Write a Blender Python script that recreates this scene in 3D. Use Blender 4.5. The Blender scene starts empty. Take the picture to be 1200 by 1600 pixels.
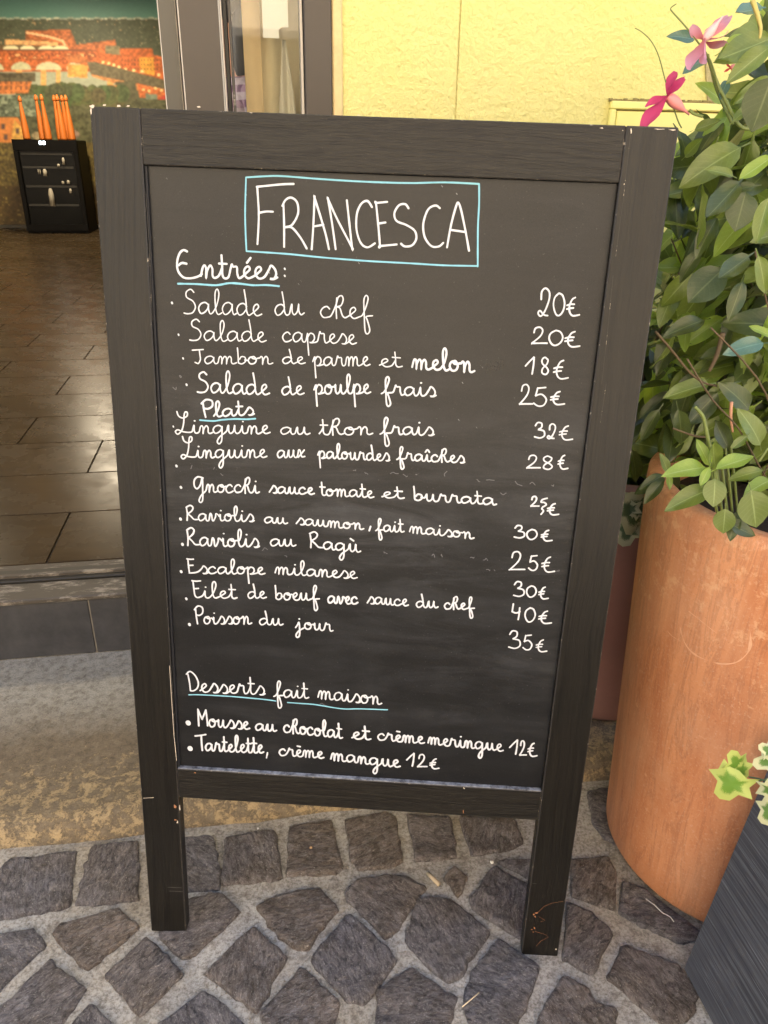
import bpy, bmesh, math, random
import numpy as np
from mathutils import Vector, Matrix, noise as mnoise
R_ = math.radians
scene = bpy.context.scene
C = scene.collection
random.seed(7); rng = np.random.default_rng(7)

# ------------------------------------------------------------------ camera
F, P, ROLL, CH = 1200.0, R_(25.2), 0.017, 1.157
CAM = Vector((0, 0, CH))
fw = Vector((0, math.cos(P), -math.sin(P))); rt0 = Vector((1, 0, 0)); up0 = rt0.cross(fw)
rt = math.cos(ROLL)*rt0 + math.sin(ROLL)*up0
up = -math.sin(ROLL)*rt0 + math.cos(ROLL)*up0
cd = bpy.data.cameras.new('camera'); cam = bpy.data.objects.new('camera', cd); C.objects.link(cam)
m = Matrix((rt, up, -fw)).transposed().to_4x4(); m.translation = CAM
cam.matrix_world = m
cd.sensor_fit = 'HORIZONTAL'; cd.sensor_width = 36; cd.lens = 36*F/1200.0
cd.clip_start = 0.02; cd.clip_end = 400
scene.camera = cam

# ------------------------------------------------------------------ world, sun, exposure
SUN_EL, SUN_AZ = R_(50), R_(18)          # azimuth measured from +Y clockwise (towards +X)
w = bpy.data.worlds.new('World'); scene.world = w; w.use_nodes = True
nt = w.node_tree; bg = nt.nodes['Background']
sky = nt.nodes.new('ShaderNodeTexSky'); sky.sky_type = 'NISHITA'; sky.sun_disc = False
sky.sun_elevation = SUN_EL; sky.sun_rotation = SUN_AZ; sky.dust_density = 3.0; sky.air_density = 1.0
nt.links.new(sky.outputs[0], bg.inputs[0]); bg.inputs[1].default_value = 0.15
sl = bpy.data.lights.new('sun', 'SUN'); sl.energy = 5; sl.angle = R_(.5); sl.color = (1, .95, .87)
so = bpy.data.objects.new('sun', sl); C.objects.link(so)
sd = Vector((math.sin(SUN_AZ)*math.cos(SUN_EL), math.cos(SUN_AZ)*math.cos(SUN_EL), math.sin(SUN_EL)))
so.rotation_euler = sd.to_track_quat('Z', 'Y').to_euler()
scene.view_settings.view_transform = 'Standard'; scene.view_settings.look = 'None'
scene.view_settings.exposure = 1.85; scene.view_settings.gamma = 1
scene.render.resolution_x = 768; scene.render.resolution_y = 1024

# ------------------------------------------------------------------ projection helpers: photo pixel -> point on a real surface
def ray(x, y):
    x = float(x); y = float(y)
    return ((x-600)/F*rt - (y-800)/F*up + fw).normalized()
def proj(p):
    d = Vector(p)-CAM; z = d.dot(fw); return 600+F*d.dot(rt)/z, 800-F*d.dot(up)/z
def ground(x, y, z=0.0):
    r = ray(x, y); return CAM + r*((z-CH)/r.z)
def at_y(x, y, Y):
    r = ray(x, y); return CAM + r*(Y/r.y)
FA = R_(9.8); FO = Vector((-.9, 1.497, 0)); FW = Vector((math.cos(FA), math.sin(FA), 0)); FN = Vector((-math.sin(FA), math.cos(FA), 0))
def fac(x, y, t=0.0):                      # facade coordinates (s, z) of a pixel on the plane at depth t
    r = ray(x, y); k = ((FO+FN*t-CAM).dot(FN))/r.dot(FN); X = CAM+r*k
    return (X-FO).dot(FW), X.z
FM = Matrix((FW, FN, Vector((0, 0, 1)))).transposed().to_4x4(); FM.translation = FO

# ------------------------------------------------------------------ object helpers
def tag(o, label=None, cat=None, group=None, kind=None):
    if label: o['label'] = label
    if cat: o['category'] = cat
    if group: o['group'] = group
    if kind: o['kind'] = kind
    return o
LASTM = [Matrix()]
def empty(name, mat=None, parent=None):
    o = bpy.data.objects.new(name, None); C.objects.link(o); o.empty_display_size = .1
    if parent: o.parent = parent
    if mat is not None: o.matrix_local = mat
    LASTM[0] = Matrix(mat) if mat is not None else Matrix()
    return o
def mesh(name, vs, fs, mat=None, smooth=False, uv=None):
    me = bpy.data.meshes.new(name); me.from_pydata([tuple(v) for v in vs], [], fs)
    if mat: me.materials.append(mat)
    if smooth: me.polygons.foreach_set('use_smooth', [True]*len(me.polygons))
    if uv:
        l = me.uv_layers.new(name='UVMap')
        for lp in me.loops: l.data[lp.index].uv = uv[lp.vertex_index]
    me.update(); return me
def add(name, me, parent=None, mw=None):
    o = bpy.data.objects.new(name, me); C.objects.link(o)
    if parent: o.parent = parent
    if mw is not None: o.matrix_local = mw
    return o
def boxdata(x0, x1, y0, y1, z0, z1):
    v = [(x, y, z) for z in (z0, z1) for y in (y0, y1) for x in (x0, x1)]
    f = [(0, 2, 3, 1), (4, 5, 7, 6), (0, 1, 5, 4), (2, 6, 7, 3), (0, 4, 6, 2), (1, 3, 7, 5)]
    return v, f
def box(name, b, mat, parent=None, bev=0, mw=None, mat2=None, seg=1):
    v, f = boxdata(*b); me = mesh(name, v, f, mat); o = add(name, me, parent, mw)
    if bev:
        bm = bmesh.new(); bm.from_mesh(me)
        if mat2: me.materials.append(mat2)
        bmesh.ops.bevel(bm, geom=bm.edges[:], offset=bev, segments=seg, affect='EDGES', material=1 if mat2 else -1)
        bm.to_mesh(me); bm.free()
    return o
class MB:
    def __init__(s): s.v = []; s.f = []; s.uv = []
    def add(s, v, f, uv=None):
        n = len(s.v); s.v += [tuple(a) for a in v]; s.f += [tuple(i+n for i in q) for q in f]
        s.uv += uv if uv else [(0, 0)]*len(v)
    def box(s, *b): s.add(*boxdata(*b))
    def build(s, name, mat, parent=None, smooth=False, mw=None, uv=False):
        return add(name, mesh(name, s.v, s.f, mat, smooth, s.uv if uv else None), parent, mw)
def tube(mb, pts, rad, n=6):
    pts = [Vector(p) for p in pts]; v = []; f = []
    if not hasattr(rad, '__len__'): rad = [rad]*len(pts)
    a = None
    for i, p in enumerate(pts):
        t = (pts[min(i+1, len(pts)-1)]-pts[max(i-1, 0)]).normalized()
        if a is None: a = t.orthogonal().normalized()
        a = (a-t*a.dot(t)).normalized(); b = t.cross(a)
        for k in range(n):
            q = 2*math.pi*k/n; v.append(p+(a*math.cos(q)+b*math.sin(q))*rad[i])
    for i in range(len(pts)-1):
        for k in range(n): f.append((i*n+k, i*n+(k+1) % n, (i+1)*n+(k+1) % n, (i+1)*n+k))
    f.append(tuple(range(n))[::-1]); f.append(tuple((len(pts)-1)*n+k for k in range(n)))
    mb.add(v, f)
def lathe(prof, n=32, cap=False):
    v = []; f = []
    for r, z in prof:
        for k in range(n):
            a = 2*math.pi*k/n; v.append((r*math.cos(a), r*math.sin(a), z))
    for i in range(len(prof)-1):
        for k in range(n): f.append((i*n+k, i*n+(k+1) % n, (i+1)*n+(k+1) % n, (i+1)*n+k))
    if cap: f.append(tuple(range(n))[::-1]); f.append(tuple((len(prof)-1)*n+k for k in range(n)))
    return v, f
def crom(pts, n=5):
    out = []; L = len(pts)
    for i in range(L-1):
        p0 = pts[max(i-1, 0)]; p1 = pts[i]; p2 = pts[i+1]; p3 = pts[min(i+2, L-1)]
        for k in range(n):
            t = k/n
            out.append(tuple(.5*((2*b)+(-a+c)*t+(2*a-5*b+4*c-d)*t*t+(-a+3*b-3*c+d)*t**3) for a, b, c, d in zip(p0, p1, p2, p3)))
    out.append(tuple(pts[-1])); return out

# ------------------------------------------------------------------ materials
class M:
    def __init__(s, name, rough=.6, spec=.5):
        s.m = bpy.data.materials.new(name); s.m.use_nodes = True; s.t = s.m.node_tree; s.p = s.t.nodes['Principled BSDF']
        s.p.inputs['Roughness'].default_value = rough; s.p.inputs['Specular IOR Level'].default_value = spec
        s.tc = s.t.nodes.new('ShaderNodeTexCoord'); s.co = s.tc.outputs['Object']
    def node(s, t, **k):
        n = s.t.nodes.new(t)
        for a, b in k.items(): setattr(n, a, b)
        return n
    def link(s, a, b): s.t.links.new(a, b)
    def mapping(s, scale=(1, 1, 1), rot=(0, 0, 0), src=None, loc=(0, 0, 0)):
        n = s.node('ShaderNodeMapping'); n.inputs['Scale'].default_value = scale; n.inputs['Rotation'].default_value = rot; n.inputs['Location'].default_value = loc
        s.link(src or s.co, n.inputs[0]); return n.outputs[0]
    def noise(s, sc, det=5, ro=.6, src=None, dist=0):
        n = s.node('ShaderNodeTexNoise'); n.inputs['Scale'].default_value = sc; n.inputs['Detail'].default_value = det
        n.inputs['Roughness'].default_value = ro; n.inputs['Distortion'].default_value = dist; s.link(src or s.co, n.inputs['Vector']); return n.outputs['Fac']
    def ramp(s, fac, stops, interp='LINEAR'):
        n = s.node('ShaderNodeValToRGB'); n.color_ramp.interpolation = interp; e = n.color_ramp.elements
        while len(e) < len(stops): e.new(.5)
        for q, (p, c) in zip(e, stops):
            q.position = p; q.color = (c, c, c, 1) if not hasattr(c, '__len__') else (*c, 1)
        s.link(fac, n.inputs[0]); return n.outputs[0]
    def mix(s, fac, a, b, mode='MIX'):
        n = s.node('ShaderNodeMix', data_type='RGBA', blend_type=mode)
        for i, x in ((0, fac), (6, a), (7, b)):
            if hasattr(x, 'links'): s.link(x, n.inputs[i])
            elif hasattr(x, '__len__'): n.inputs[i].default_value = (*x, 1)
            else: n.inputs[i].default_value = x
        return n.outputs[2]
    def color(s, c):
        if hasattr(c, 'links'): s.link(c, s.p.inputs['Base Color'])
        else: s.p.inputs['Base Color'].default_value = (*c, 1)
        return s
    def rough(s, c): s.link(c, s.p.inputs['Roughness']); return s
    def bump(s, h, strength=.3, dist=.002):
        n = s.node('ShaderNodeBump'); n.inputs['Strength'].default_value = strength; n.inputs['Distance'].default_value = dist
        s.link(h, n.inputs['Height'])
        if s.p.inputs['Normal'].links: s.link(s.p.inputs['Normal'].links[0].from_socket, n.inputs['Normal'])
        s.link(n.outputs[0], s.p.inputs['Normal']); return s
def rnd(mm):
    n = mm.node('ShaderNodeObjectInfo'); return n.outputs['Random']

def paint_wood(name, vertical):
    a = M(name, .42, .32)
    sc = (60, 60, 1.3) if vertical else (1.3, 60, 60)
    warp = a.noise(2.2, 2, .5)
    v = a.node('ShaderNodeVectorMath', operation='MULTIPLY_ADD'); a.link(a.co, v.inputs[0]); v.inputs[1].default_value = (1, 1, 1)
    cv = a.node('ShaderNodeCombineXYZ')
    mu = a.node('ShaderNodeMath', operation='MULTIPLY'); mu.inputs[1].default_value = .05; a.link(warp, mu.inputs[0])
    a.link(mu.outputs[0], cv.inputs[0]); a.link(mu.outputs[0], cv.inputs[2]); a.link(cv.outputs[0], v.inputs[2])
    mp = a.mapping(sc, src=v.outputs[0])
    g = a.noise(3.6, 3, .65, mp); g2 = a.noise(11, 3, .6, mp)
    gg = a.ramp(g, [(.36, 0), (.5, .7), (.62, 1)])
    spk = a.ramp(a.noise(900, 2, .5), [(.7, 0), (.78, 1)])
    dust = a.ramp(a.noise(7, 5, .65), [(.4, 0), (.75, 1)])
    base = a.mix(gg, (.004, .0035, .003), (.010, .009, .007))
    base = a.mix(a.ramp(dust, [(0, 0), (1, .35)]), base, (.017, .014, .011))
    base = a.mix(a.ramp(spk, [(0, 0), (1, .3)]), base, (.25, .22, .18))
    a.color(base); a.rough(a.ramp(g2, [(.3, .28), (.7, .40)]))
    g3 = a.noise(30, 2, .6, mp); base2 = a.mix(a.ramp(g3, [(.55, 0), (.7, .5)]), base, (.022, .019, .015)); a.color(base2); a.bump(g, .6, .0016); a.bump(g3, .5, .0008); a.bump(g2, .3, .0005)
    return a.m
def worn_edge():
    a = M('worn_painted_edge', .55)
    f = a.ramp(a.noise(70, 6, .8), [(.58, 0), (.64, 1)])
    a.color(a.mix(f, (.03, .026, .022), (.5, .43, .33))); return a.m
m_woodv = paint_wood('black_painted_wood_upright', True)
m_woodh = paint_wood('black_painted_wood_rail', False)
m_edge = worn_edge()
def chalkboard():
    a = M('chalkboard', .5, .33)
    big = a.noise(5, 6, .7); st = a.noise(6, 6, .7, a.mapping((1, 1, 5), (0, R_(6), 0)), .6)
    z = a.node('ShaderNodeSeparateXYZ'); a.link(a.co, z.inputs[0])
    # smeared chalk is thickest in the middle band of the board, where lines were wiped and rewritten
    band = a.ramp(z.outputs[2], [(.3, .25), (.55, .55), (.72, 1), (.82, .7), (.95, .15)])
    sm = a.mix(1.0, a.ramp(st, [(.42, 0), (.72, 1)]), a.ramp(big, [(.3, 0), (.7, 1)]), 'MULTIPLY')
    sm = a.mix(1.0, sm, band, 'MULTIPLY')
    base = a.mix(a.ramp(sm, [(0, 0), (.6, .9)]), (.004, .0044, .0055), (.055, .058, .064))
    dots = a.ramp(a.noise(420, 2, .5), [(.72, 0), (.77, 1)])
    base = a.mix(a.ramp(dots, [(0, 0), (1, .22)]), base, (.3, .3, .3))
    base = a.mix(.25, base, a.ramp(a.noise(1500, 1, .5), [(.3, .005), (.7, .05)]))
    a.color(base); a.rough(a.ramp(big, [(.3, .27), (.7, .36)])); a.bump(a.noise(1300, 2, .5), .12, .0004); return a.m
m_board = chalkboard()
def simple(name, col, rough=.6, var=.0, nsc=20, bump=0, metal=0, bd=.002, spec=.5):
    a = M(name, rough, spec)
    if var: a.color(a.mix(a.noise(nsc, 5, .65), tuple(c*(1-var) for c in col), tuple(min(c*(1+var), 1) for c in col)))
    else: a.color(col)
    if bump: a.bump(a.noise(nsc*3, 5, .65), bump, bd)
    a.p.inputs['Metallic'].default_value = metal; return a.m
m_chalk = simple('white_chalk_ink', (.60, .62, .66), .85, .28, 420)
m_blue = simple('pale_blue_chalk_ink', (.22, .50, .62), .85, .2, 420)
m_ghost = simple('wiped_chalk', (.12, .12, .13), .9, .3, 300)
m_ledge = M('chalk_dust_ledge', .8); m_ledge.color(m_ledge.mix(m_ledge.ramp(m_ledge.noise(90, 5, .7), [(.35, 0), (.65, 1)]), (.05, .05, .055), (.36, .37, .4))); m_ledge = m_ledge.m
m_chip = simple('bare_wood_chip', (.34, .15, .07), .8, .35, 300)
m_chipw = simple('pale_wood_chip', (.6, .52, .42), .8, .25, 300)

def stone_mat():
    a = M('cobble_stone', .62, .4)
    oi = a.node('ShaderNodeObjectInfo'); r = oi.outputs['Random']
    rx = a.node('ShaderNodeCombineXYZ'); mr = a.node('ShaderNodeMath', operation='MULTIPLY'); mr.inputs[1].default_value = 6.28; a.link(r, mr.inputs[0]); a.link(mr.outputs[0], rx.inputs[2])
    mp0 = a.node('ShaderNodeVectorRotate', rotation_type='Z_AXIS'); a.link(a.co, mp0.inputs[0]); a.link(mr.outputs[0], mp0.inputs['Angle'])
    vo = a.mapping((34, 110, 60), src=mp0.outputs[0])
    s1 = a.noise(1.0, 7, .72, vo, 1.2); s2 = a.noise(1, 4, .8, a.mapping((210, 330, 260), src=mp0.outputs[0])); s3 = a.noise(1, 6, .85, a.mapping((75, 150, 110), src=mp0.outputs[0]), .6); big = a.noise(14, 4, .6)
    base = a.mix(a.ramp(s1, [(.32, 0), (.68, 1)]), (.055, .053, .057), (.35, .34, .35))
    warm = a.mix(a.ramp(r, [(0, 0), (1, 1)]), (.92, .94, 1.06), (1.12, .98, .86))
    base = a.mix(1, base, warm, 'MULTIPLY')
    base = a.mix(a.ramp(big, [(.45, 0), (.75, .55)]), base, (.13, .105, .075))
    base = a.mix(a.ramp(s3, [(.5, 0), (.64, .75)]), base, (.42, .41, .42)); base = a.mix(a.ramp(s3, [(.34, .8), (.48, 0)]), base, (.025, .024, .025)); base = a.mix(a.ramp(s2, [(.58, 0), (.68, .8)]), base, (.70, .69, .68))
    base = a.mix(a.ramp(s2, [(.28, .8), (.38, 0)]), base, (.012, .011, .01))
    gp = a.node('ShaderNodeNewGeometry'); sp = a.node('ShaderNodeSeparateXYZ'); a.link(gp.outputs['Position'], sp.inputs[0])
    q = a.node('ShaderNodeMath', operation='MULTIPLY_ADD'); a.link(sp.outputs[0], q.inputs[0]); q.inputs[1].default_value = .55; a.link(sp.outputs[1], q.inputs[2])
    q2 = a.node('ShaderNodeMath', operation='MULTIPLY_ADD'); a.link(a.noise(9, 6, .7, gp.outputs['Position']), q2.inputs[0]); q2.inputs[1].default_value = .35; a.link(q.outputs[0], q2.inputs[2])
    dust = a.ramp(a.noise(3.2, 5, .6, gp.outputs['Position']), [(.35, 0), (.65, .8)])
    base = a.mix(dust, base, a.mix(1, base, (1.0, .88, .70), 'MULTIPLY'))
    a.color(base); a.bump(s1, 1, .010); a.bump(s3, 1, .006); a.bump(s2, .9, .003); return a.m
m_stone = stone_mat()
def grout_mat():
    a = M('sandy_grout', .9, .2)
    n = a.noise(9, 6, .7); f = a.noise(170, 5, .75)
    # the joints vary at random between grey and a sandier brown
    s = a.node('ShaderNodeSeparateXYZ'); a.link(a.co, s.inputs[0])
    q = a.node('ShaderNodeMath', operation='MULTIPLY_ADD'); a.link(s.outputs[0], q.inputs[0]); q.inputs[1].default_value = .55; a.link(s.outputs[1], q.inputs[2])
    q2 = a.node('ShaderNodeMath', operation='MULTIPLY_ADD'); a.link(n, q2.inputs[0]); q2.inputs[1].default_value = .35; a.link(q.outputs[0], q2.inputs[2])
    wv = a.ramp(a.noise(2.6, 5, .6), [(.35, 0), (.65, 1)])
    c = a.mix(wv, (.54, .53, .505), (.40, .35, .27))
    f2 = a.noise(48, 6, .8)
    c = a.mix(a.ramp(f2, [(.38, .65), (.52, 0)]), c, (.12, .10, .075)); c = a.mix(a.ramp(f, [(.35, .7), (.55, 0)]), c, (.12, .10, .08))
    c = a.mix(a.ramp(f, [(.62, 0), (.75, .5)]), c, (.55, .53, .48))
    a.color(c); a.bump(n, .5, .006); a.bump(f, .9, .0022); return a.m
m_grout = grout_mat()
def slab_mat():
    a = M('worn_stone_slab', .75, .35)
    s = a.node('ShaderNodeSeparateXYZ'); a.link(a.co, s.inputs[0])
    n = a.noise(6, 6, .7); f = a.noise(60, 6, .78); fl = a.noise(42, 9, .82, dist=.3); fine = a.noise(300, 4, .7)
    d = a.node('ShaderNodeMath', operation='MULTIPLY_ADD'); a.link(n, d.inputs[0]); d.inputs[1].default_value = .25; a.link(s.outputs[1], d.inputs[2])
    k = a.ramp(d.outputs[0], [(-.0, 0), (1, 1)])
    mr = a.node('ShaderNodeMapRange'); a.link(d.outputs[0], mr.inputs[0]); mr.inputs[1].default_value = -.2; mr.inputs[2].default_value = -.02
    c = a.mix(mr.outputs[0], (.19, .15, .10), (.34, .32, .27))  # greyer back, browner front: dirt plus shade put into the colour
    c = a.mix(a.ramp(f, [(.35, .6), (.55, 0)]), c, (.07, .055, .035))
    # flaking sandy crust, thicker along the worn nose
    edge = a.node('ShaderNodeMapRange'); a.link(s.outputs[1], edge.inputs[0]); edge.inputs[1].default_value = -.30; edge.inputs[2].default_value = -.435; edge.inputs[3].default_value = 0; edge.inputs[4].default_value = .14
    ad = a.node('ShaderNodeMath', operation='ADD'); a.link(fl, ad.inputs[0]); a.link(edge.outputs[0], ad.inputs[1])
    back = a.node('ShaderNodeMapRange'); a.link(s.outputs[1], back.inputs[0]); back.inputs[1].default_value = -.2; back.inputs[2].default_value = -.1; back.inputs[3].default_value = 0; back.inputs[4].default_value = .1
    su = a.node('ShaderNodeMath', operation='SUBTRACT'); a.link(ad.outputs[0], su.inputs[0]); a.link(back.outputs[0], su.inputs[1])
    flk = a.ramp(su.outputs[0], [(.62, 0), (.68, 1)])
    c = a.mix(a.ramp(flk, [(0, 0), (1, .8)]), c, (.44, .33, .18))
    c = a.mix(a.ramp(fine, [(.3, .6), (.48, 0)]), c, (.04, .033, .025)); c = a.mix(a.ramp(f, [(.58, 0), (.72, .5)]), c, (.36, .30, .2))
    a.color(c); a.bump(flk, .5, .002); a.bump(f, .7, .004); a.bump(fine, .6, .0012); return a.m
m_slab = slab_mat()
def plaster():
    a = M('yellow_plaster', .85, .2)
    n = a.noise(5, 5, .6); f = a.noise(75, 5, .6); t = a.noise(16, 5, .65, a.mapping((1, 1, 1.2)), .3)
    c = a.mix(a.ramp(a.noise(1.3, 3, .5), [(.35, 0), (.65, 1)]), (.74, .67, .26), (.72, .70, .21))
    c = a.mix(a.ramp(n, [(.35, 0), (.7, .3)]), c, (.78, .71, .32))
    a.color(c); a.bump(t, .7, .009); a.bump(f, .8, .009); return a.m
m_plaster = plaster()
m_reveal = simple('ochre_plaster_strip', (.72, .55, .27), .9, .25, 40, .6)
m_patch = simple('bare_cement_patch', (.45, .38, .18), .9, .3, 60, .9, bd=.004)
m_frame = simple('brown_door_frame', (.058, .045, .033), .45, .12, 9)
m_frame2 = simple('grey_door_frame', (.072, .065, .050), .4, .12, 9)
m_frameL = simple('pale_seal_and_highlight', (.55, .5, .42), .6, .2, 60)
m_dark = simple('dark_frame_groove', (.02, .018, .014), .5, .3, 30)
m_tile = M('slate_riser_tile', .35); m_tile.color(m_tile.mix(m_tile.ramp(m_tile.noise(14, 6, .7), [(.35, 0), (.7, 1)]), (.03, .031, .035), (.062, .062, .066))); m_tile.bump(m_tile.noise(50, 5, .6), .25, .001); m_tile = m_tile.m
def thr():
    a = M('scuffed_threshold', .55); n = a.noise(45, 6, .75, a.mapping((.35, 1, 1)))
    a.color(a.mix(a.ramp(n, [(.52, 0), (.62, 1)]), (.06, .05, .038), (.24, .21, .17))); a.bump(n, .4, .001); return a.m
m_thr = thr()
m_joint = simple('pale_tile_joint', (.3, .27, .23), .9, .3, 60)
def floor_mat():
    a = M('brown_floor_tile', .22, .14)
    st = a.noise(1, 6, .65, a.mapping((3, 26, 3))); r = rnd(a)
    c = a.mix(a.ramp(st, [(.3, 0), (.7, 1)]), (.026, .017, .008), (.055, .037, .018))
    c = a.mix(a.ramp(r, [(0, 0), (1, .35)]), c, (.075, .055, .035))
    a.color(c); a.rough(a.ramp(a.noise(7, 4, .6), [(.3, .2), (.7, .34)])); a.bump(st, .12, .001); return a.m
m_floor = floor_mat(); m_floor.node_tree.nodes['Principled BSDF'].inputs['Specular IOR Level'].default_value = .08
m_fjoint = simple('floor_joint', (.035, .027, .018), .8)
m_inwall = simple('interior_plaster', (.55, .47, .34), .85, .08, 6)
m_base = simple('dark_skirting', (.05, .045, .032), .5)
def terracotta():
    a = M('terracotta', .55, .4)
    v = a.mapping((1, 1, .09)); d = a.noise(9, 6, .72, v, 1.2); d2 = a.noise(26, 6, .7, a.mapping((1, 1, .12)), 1.5); n = a.noise(5, 6, .7); cr = a.noise(38, 7, .78); fine = a.noise(260, 3, .6)
    s = a.node('ShaderNodeSeparateXYZ'); a.link(a.co, s.inputs[0])
    c = a.mix(a.ramp(d, [(.35, 0), (.65, 1)]), (.46, .17, .07), (.64, .29, .135))
    c = a.mix(a.ramp(d2, [(.5, 0), (.57, .38), (.60, 0)]), c, (.24, .09, .045))
    c = a.mix(a.ramp(n, [(.45, 0), (.75, .6)]), c, (.60, .34, .2)); c = a.mix(a.ramp(fine, [(.55, 0), (.75, .35)]), c, (.66, .46, .33)); c = a.mix(a.ramp(fine, [(.25, .4), (.4, 0)]), c, (.24, .09, .05))
    top = a.node('ShaderNodeMapRange'); a.link(s.outputs[2], top.inputs[0]); top.inputs[1].default_value = .3; top.inputs[2].default_value = .7; top.inputs[4].default_value = .1
    ad = a.node('ShaderNodeMath', operation='ADD'); a.link(cr, ad.inputs[0]); a.link(top.outputs[0], ad.inputs[1])
    c = a.mix(a.ramp(ad.outputs[0], [(.62, 0), (.69, .5)]), c, (.72, .44, .25))
    a.color(c); a.bump(d2, .25, .0015); a.bump(fine, .2, .0006); return a.m
m_terra = terracotta()
m_pink = simple('pinkish_clay', (.30, .155, .125), .7, .18, 12, .25)
m_soil = simple('dark_soil', (.03, .02, .012), .95, .5, 60, 1, bd=.01)
def planter_mat():
    a = M('brushed_grey_planter', .5)
    n = a.noise(1, 4, .7, a.mapping((9, 4, 300))); n2 = a.noise(1, 3, .6, a.mapping((30, 9, 700)))
    c = a.mix(a.ramp(n, [(.4, 0), (.7, 1)]), (.045, .048, .058), (.13, .135, .15))
    c = a.mix(a.ramp(n2, [(.62, 0), (.7, .7)]), c, (.33, .34, .36)); a.color(c); a.bump(n, .4, .001); return a.m
m_planter = planter_mat()
def leaf_mat(name, col, vein, trans, rough=.3, spec=.6, tr=.27):
    a = M(name, rough, spec)
    uv = a.tc.outputs['UV']; s = a.node('ShaderNodeSeparateXYZ'); a.link(uv, s.inputs[0])
    ab = a.node('ShaderNodeMath', operation='ABSOLUTE'); a.link(s.outputs[1], ab.inputs[0])
    mid = a.ramp(ab.outputs[0], [(.012, .75), (.035, 0)])
    sv = a.node('ShaderNodeMath', operation='MULTIPLY_ADD'); a.link(ab.outputs[0], sv.inputs[0]); sv.inputs[1].default_value = -.55; a.link(s.outputs[0], sv.inputs[2])
    wv = a.node('ShaderNodeMath', operation='MULTIPLY'); a.link(sv.outputs[0], wv.inputs[0]); wv.inputs[1].default_value = 48
    sn = a.node('ShaderNodeMath', operation='SINE'); a.link(wv.outputs[0], sn.inputs[0])
    side = a.ramp(sn.outputs[0], [(.7, 0), (1, .13)])
    r = rnd(a); n = a.noise(30, 4, .6)
    c = a.mix(n, tuple(x*.75 for x in col), tuple(x*1.25 for x in col))
    c = a.mix(r, a.mix(.5, c, tuple(x*.6 for x in col)), c)
    c = a.mix(side, c, vein); c = a.mix(mid, c, vein)
    a.color(c); a.bump(side, .3, .001); a.bump(n, .2, .002)
    tb = a.node('ShaderNodeBsdfTranslucent'); a.link(a.mix(.5, c, trans), tb.inputs[0])
    mx = a.node('ShaderNodeMixShader'); mx.inputs[0].default_value = tr
    out = [q for q in a.t.nodes if q.type == 'OUTPUT_MATERIAL'][0]
    a.link(a.p.outputs[0], mx.inputs[1]); a.link(tb.outputs[0], mx.inputs[2]); a.link(mx.outputs[0], out.inputs[0]); return a.m
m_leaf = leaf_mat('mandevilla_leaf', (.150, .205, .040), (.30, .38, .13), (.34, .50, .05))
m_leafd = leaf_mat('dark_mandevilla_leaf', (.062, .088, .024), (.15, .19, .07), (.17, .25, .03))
m_leafl = leaf_mat('pale_and_backlit_leaf', (.30, .44, .08), (.5, .62, .22), (.7, .9, .1), tr=.45)  # pale green leaves, also used with backlight put into the colour
m_leafb = leaf_mat('bluish_glossy_leaf', (.10, .20, .15), (.18, .32, .26), (.1, .22, .12), .25, .7)
m_stem = simple('green_stem', (.16, .20, .05), .5, .25, 60)
m_twig = simple('brown_vine_stem', (.10, .065, .03), .7, .3, 60)
def petal(name, c1, c2):
    a = M(name, .55, .3); s = a.node('ShaderNodeSeparateXYZ'); a.link(a.tc.outputs['UV'], s.inputs[0])
    c = a.mix(a.ramp(s.outputs[0], [(.1, 0), (.8, 1)]), c2, c1); a.color(c)
    tb = a.node('ShaderNodeBsdfTranslucent'); a.link(c, tb.inputs[0]); mx = a.node('ShaderNodeMixShader'); mx.inputs[0].default_value = .4
    out = [q for q in a.t.nodes if q.type == 'OUTPUT_MATERIAL'][0]
    a.link(a.p.outputs[0], mx.inputs[1]); a.link(tb.outputs[0], mx.inputs[2]); a.link(mx.outputs[0], out.inputs[0]); return a.m
m_pet1 = petal('magenta_petal', (.62, .07, .20), (.50, .03, .13)); m_pet2 = petal('pale_pink_petal', (.72, .36, .50), (.70, .2, .2))
def ivy_mat(name, g, cr):
    a = M(name, .45); s = a.node('ShaderNodeSeparateXYZ'); a.link(a.tc.outputs['UV'], s.inputs[0])
    n = a.noise(90, 4, .6); ad = a.node('ShaderNodeMath', operation='MULTIPLY_ADD'); a.link(n, ad.inputs[0]); ad.inputs[1].default_value = .9; a.link(s.outputs[0], ad.inputs[2])
    c = a.mix(a.ramp(ad.outputs[0], [(.95, 0), (1.08, 1)]), g, cr); a.color(c)
    tb = a.node('ShaderNodeBsdfTranslucent'); a.link(c, tb.inputs[0]); mx = a.node('ShaderNodeMixShader'); mx.inputs[0].default_value = .3
    out = [q for q in a.t.nodes if q.type == 'OUTPUT_MATERIAL'][0]
    a.link(a.p.outputs[0], mx.inputs[1]); a.link(tb.outputs[0], mx.inputs[2]); a.link(mx.outputs[0], out.inputs[0]); return a.m
m_ivy = ivy_mat('variegated_ivy', (.12, .24, .05), (.60, .62, .36)); m_ivyd = ivy_mat('shaded_ivy', (.07, .13, .07), (.45, .5, .36))

# ------------------------------------------------------------------ ground
gme = mesh('ground', [(-60, -60, 0), (60, -60, 0), (60, 60, 0), (-60, 60, 0)], [(0, 1, 2, 3)], m_grout)
gd = add('ground', gme); tag(gd, 'sandy grey mortar bed between the paving stones', kind='structure')

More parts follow.
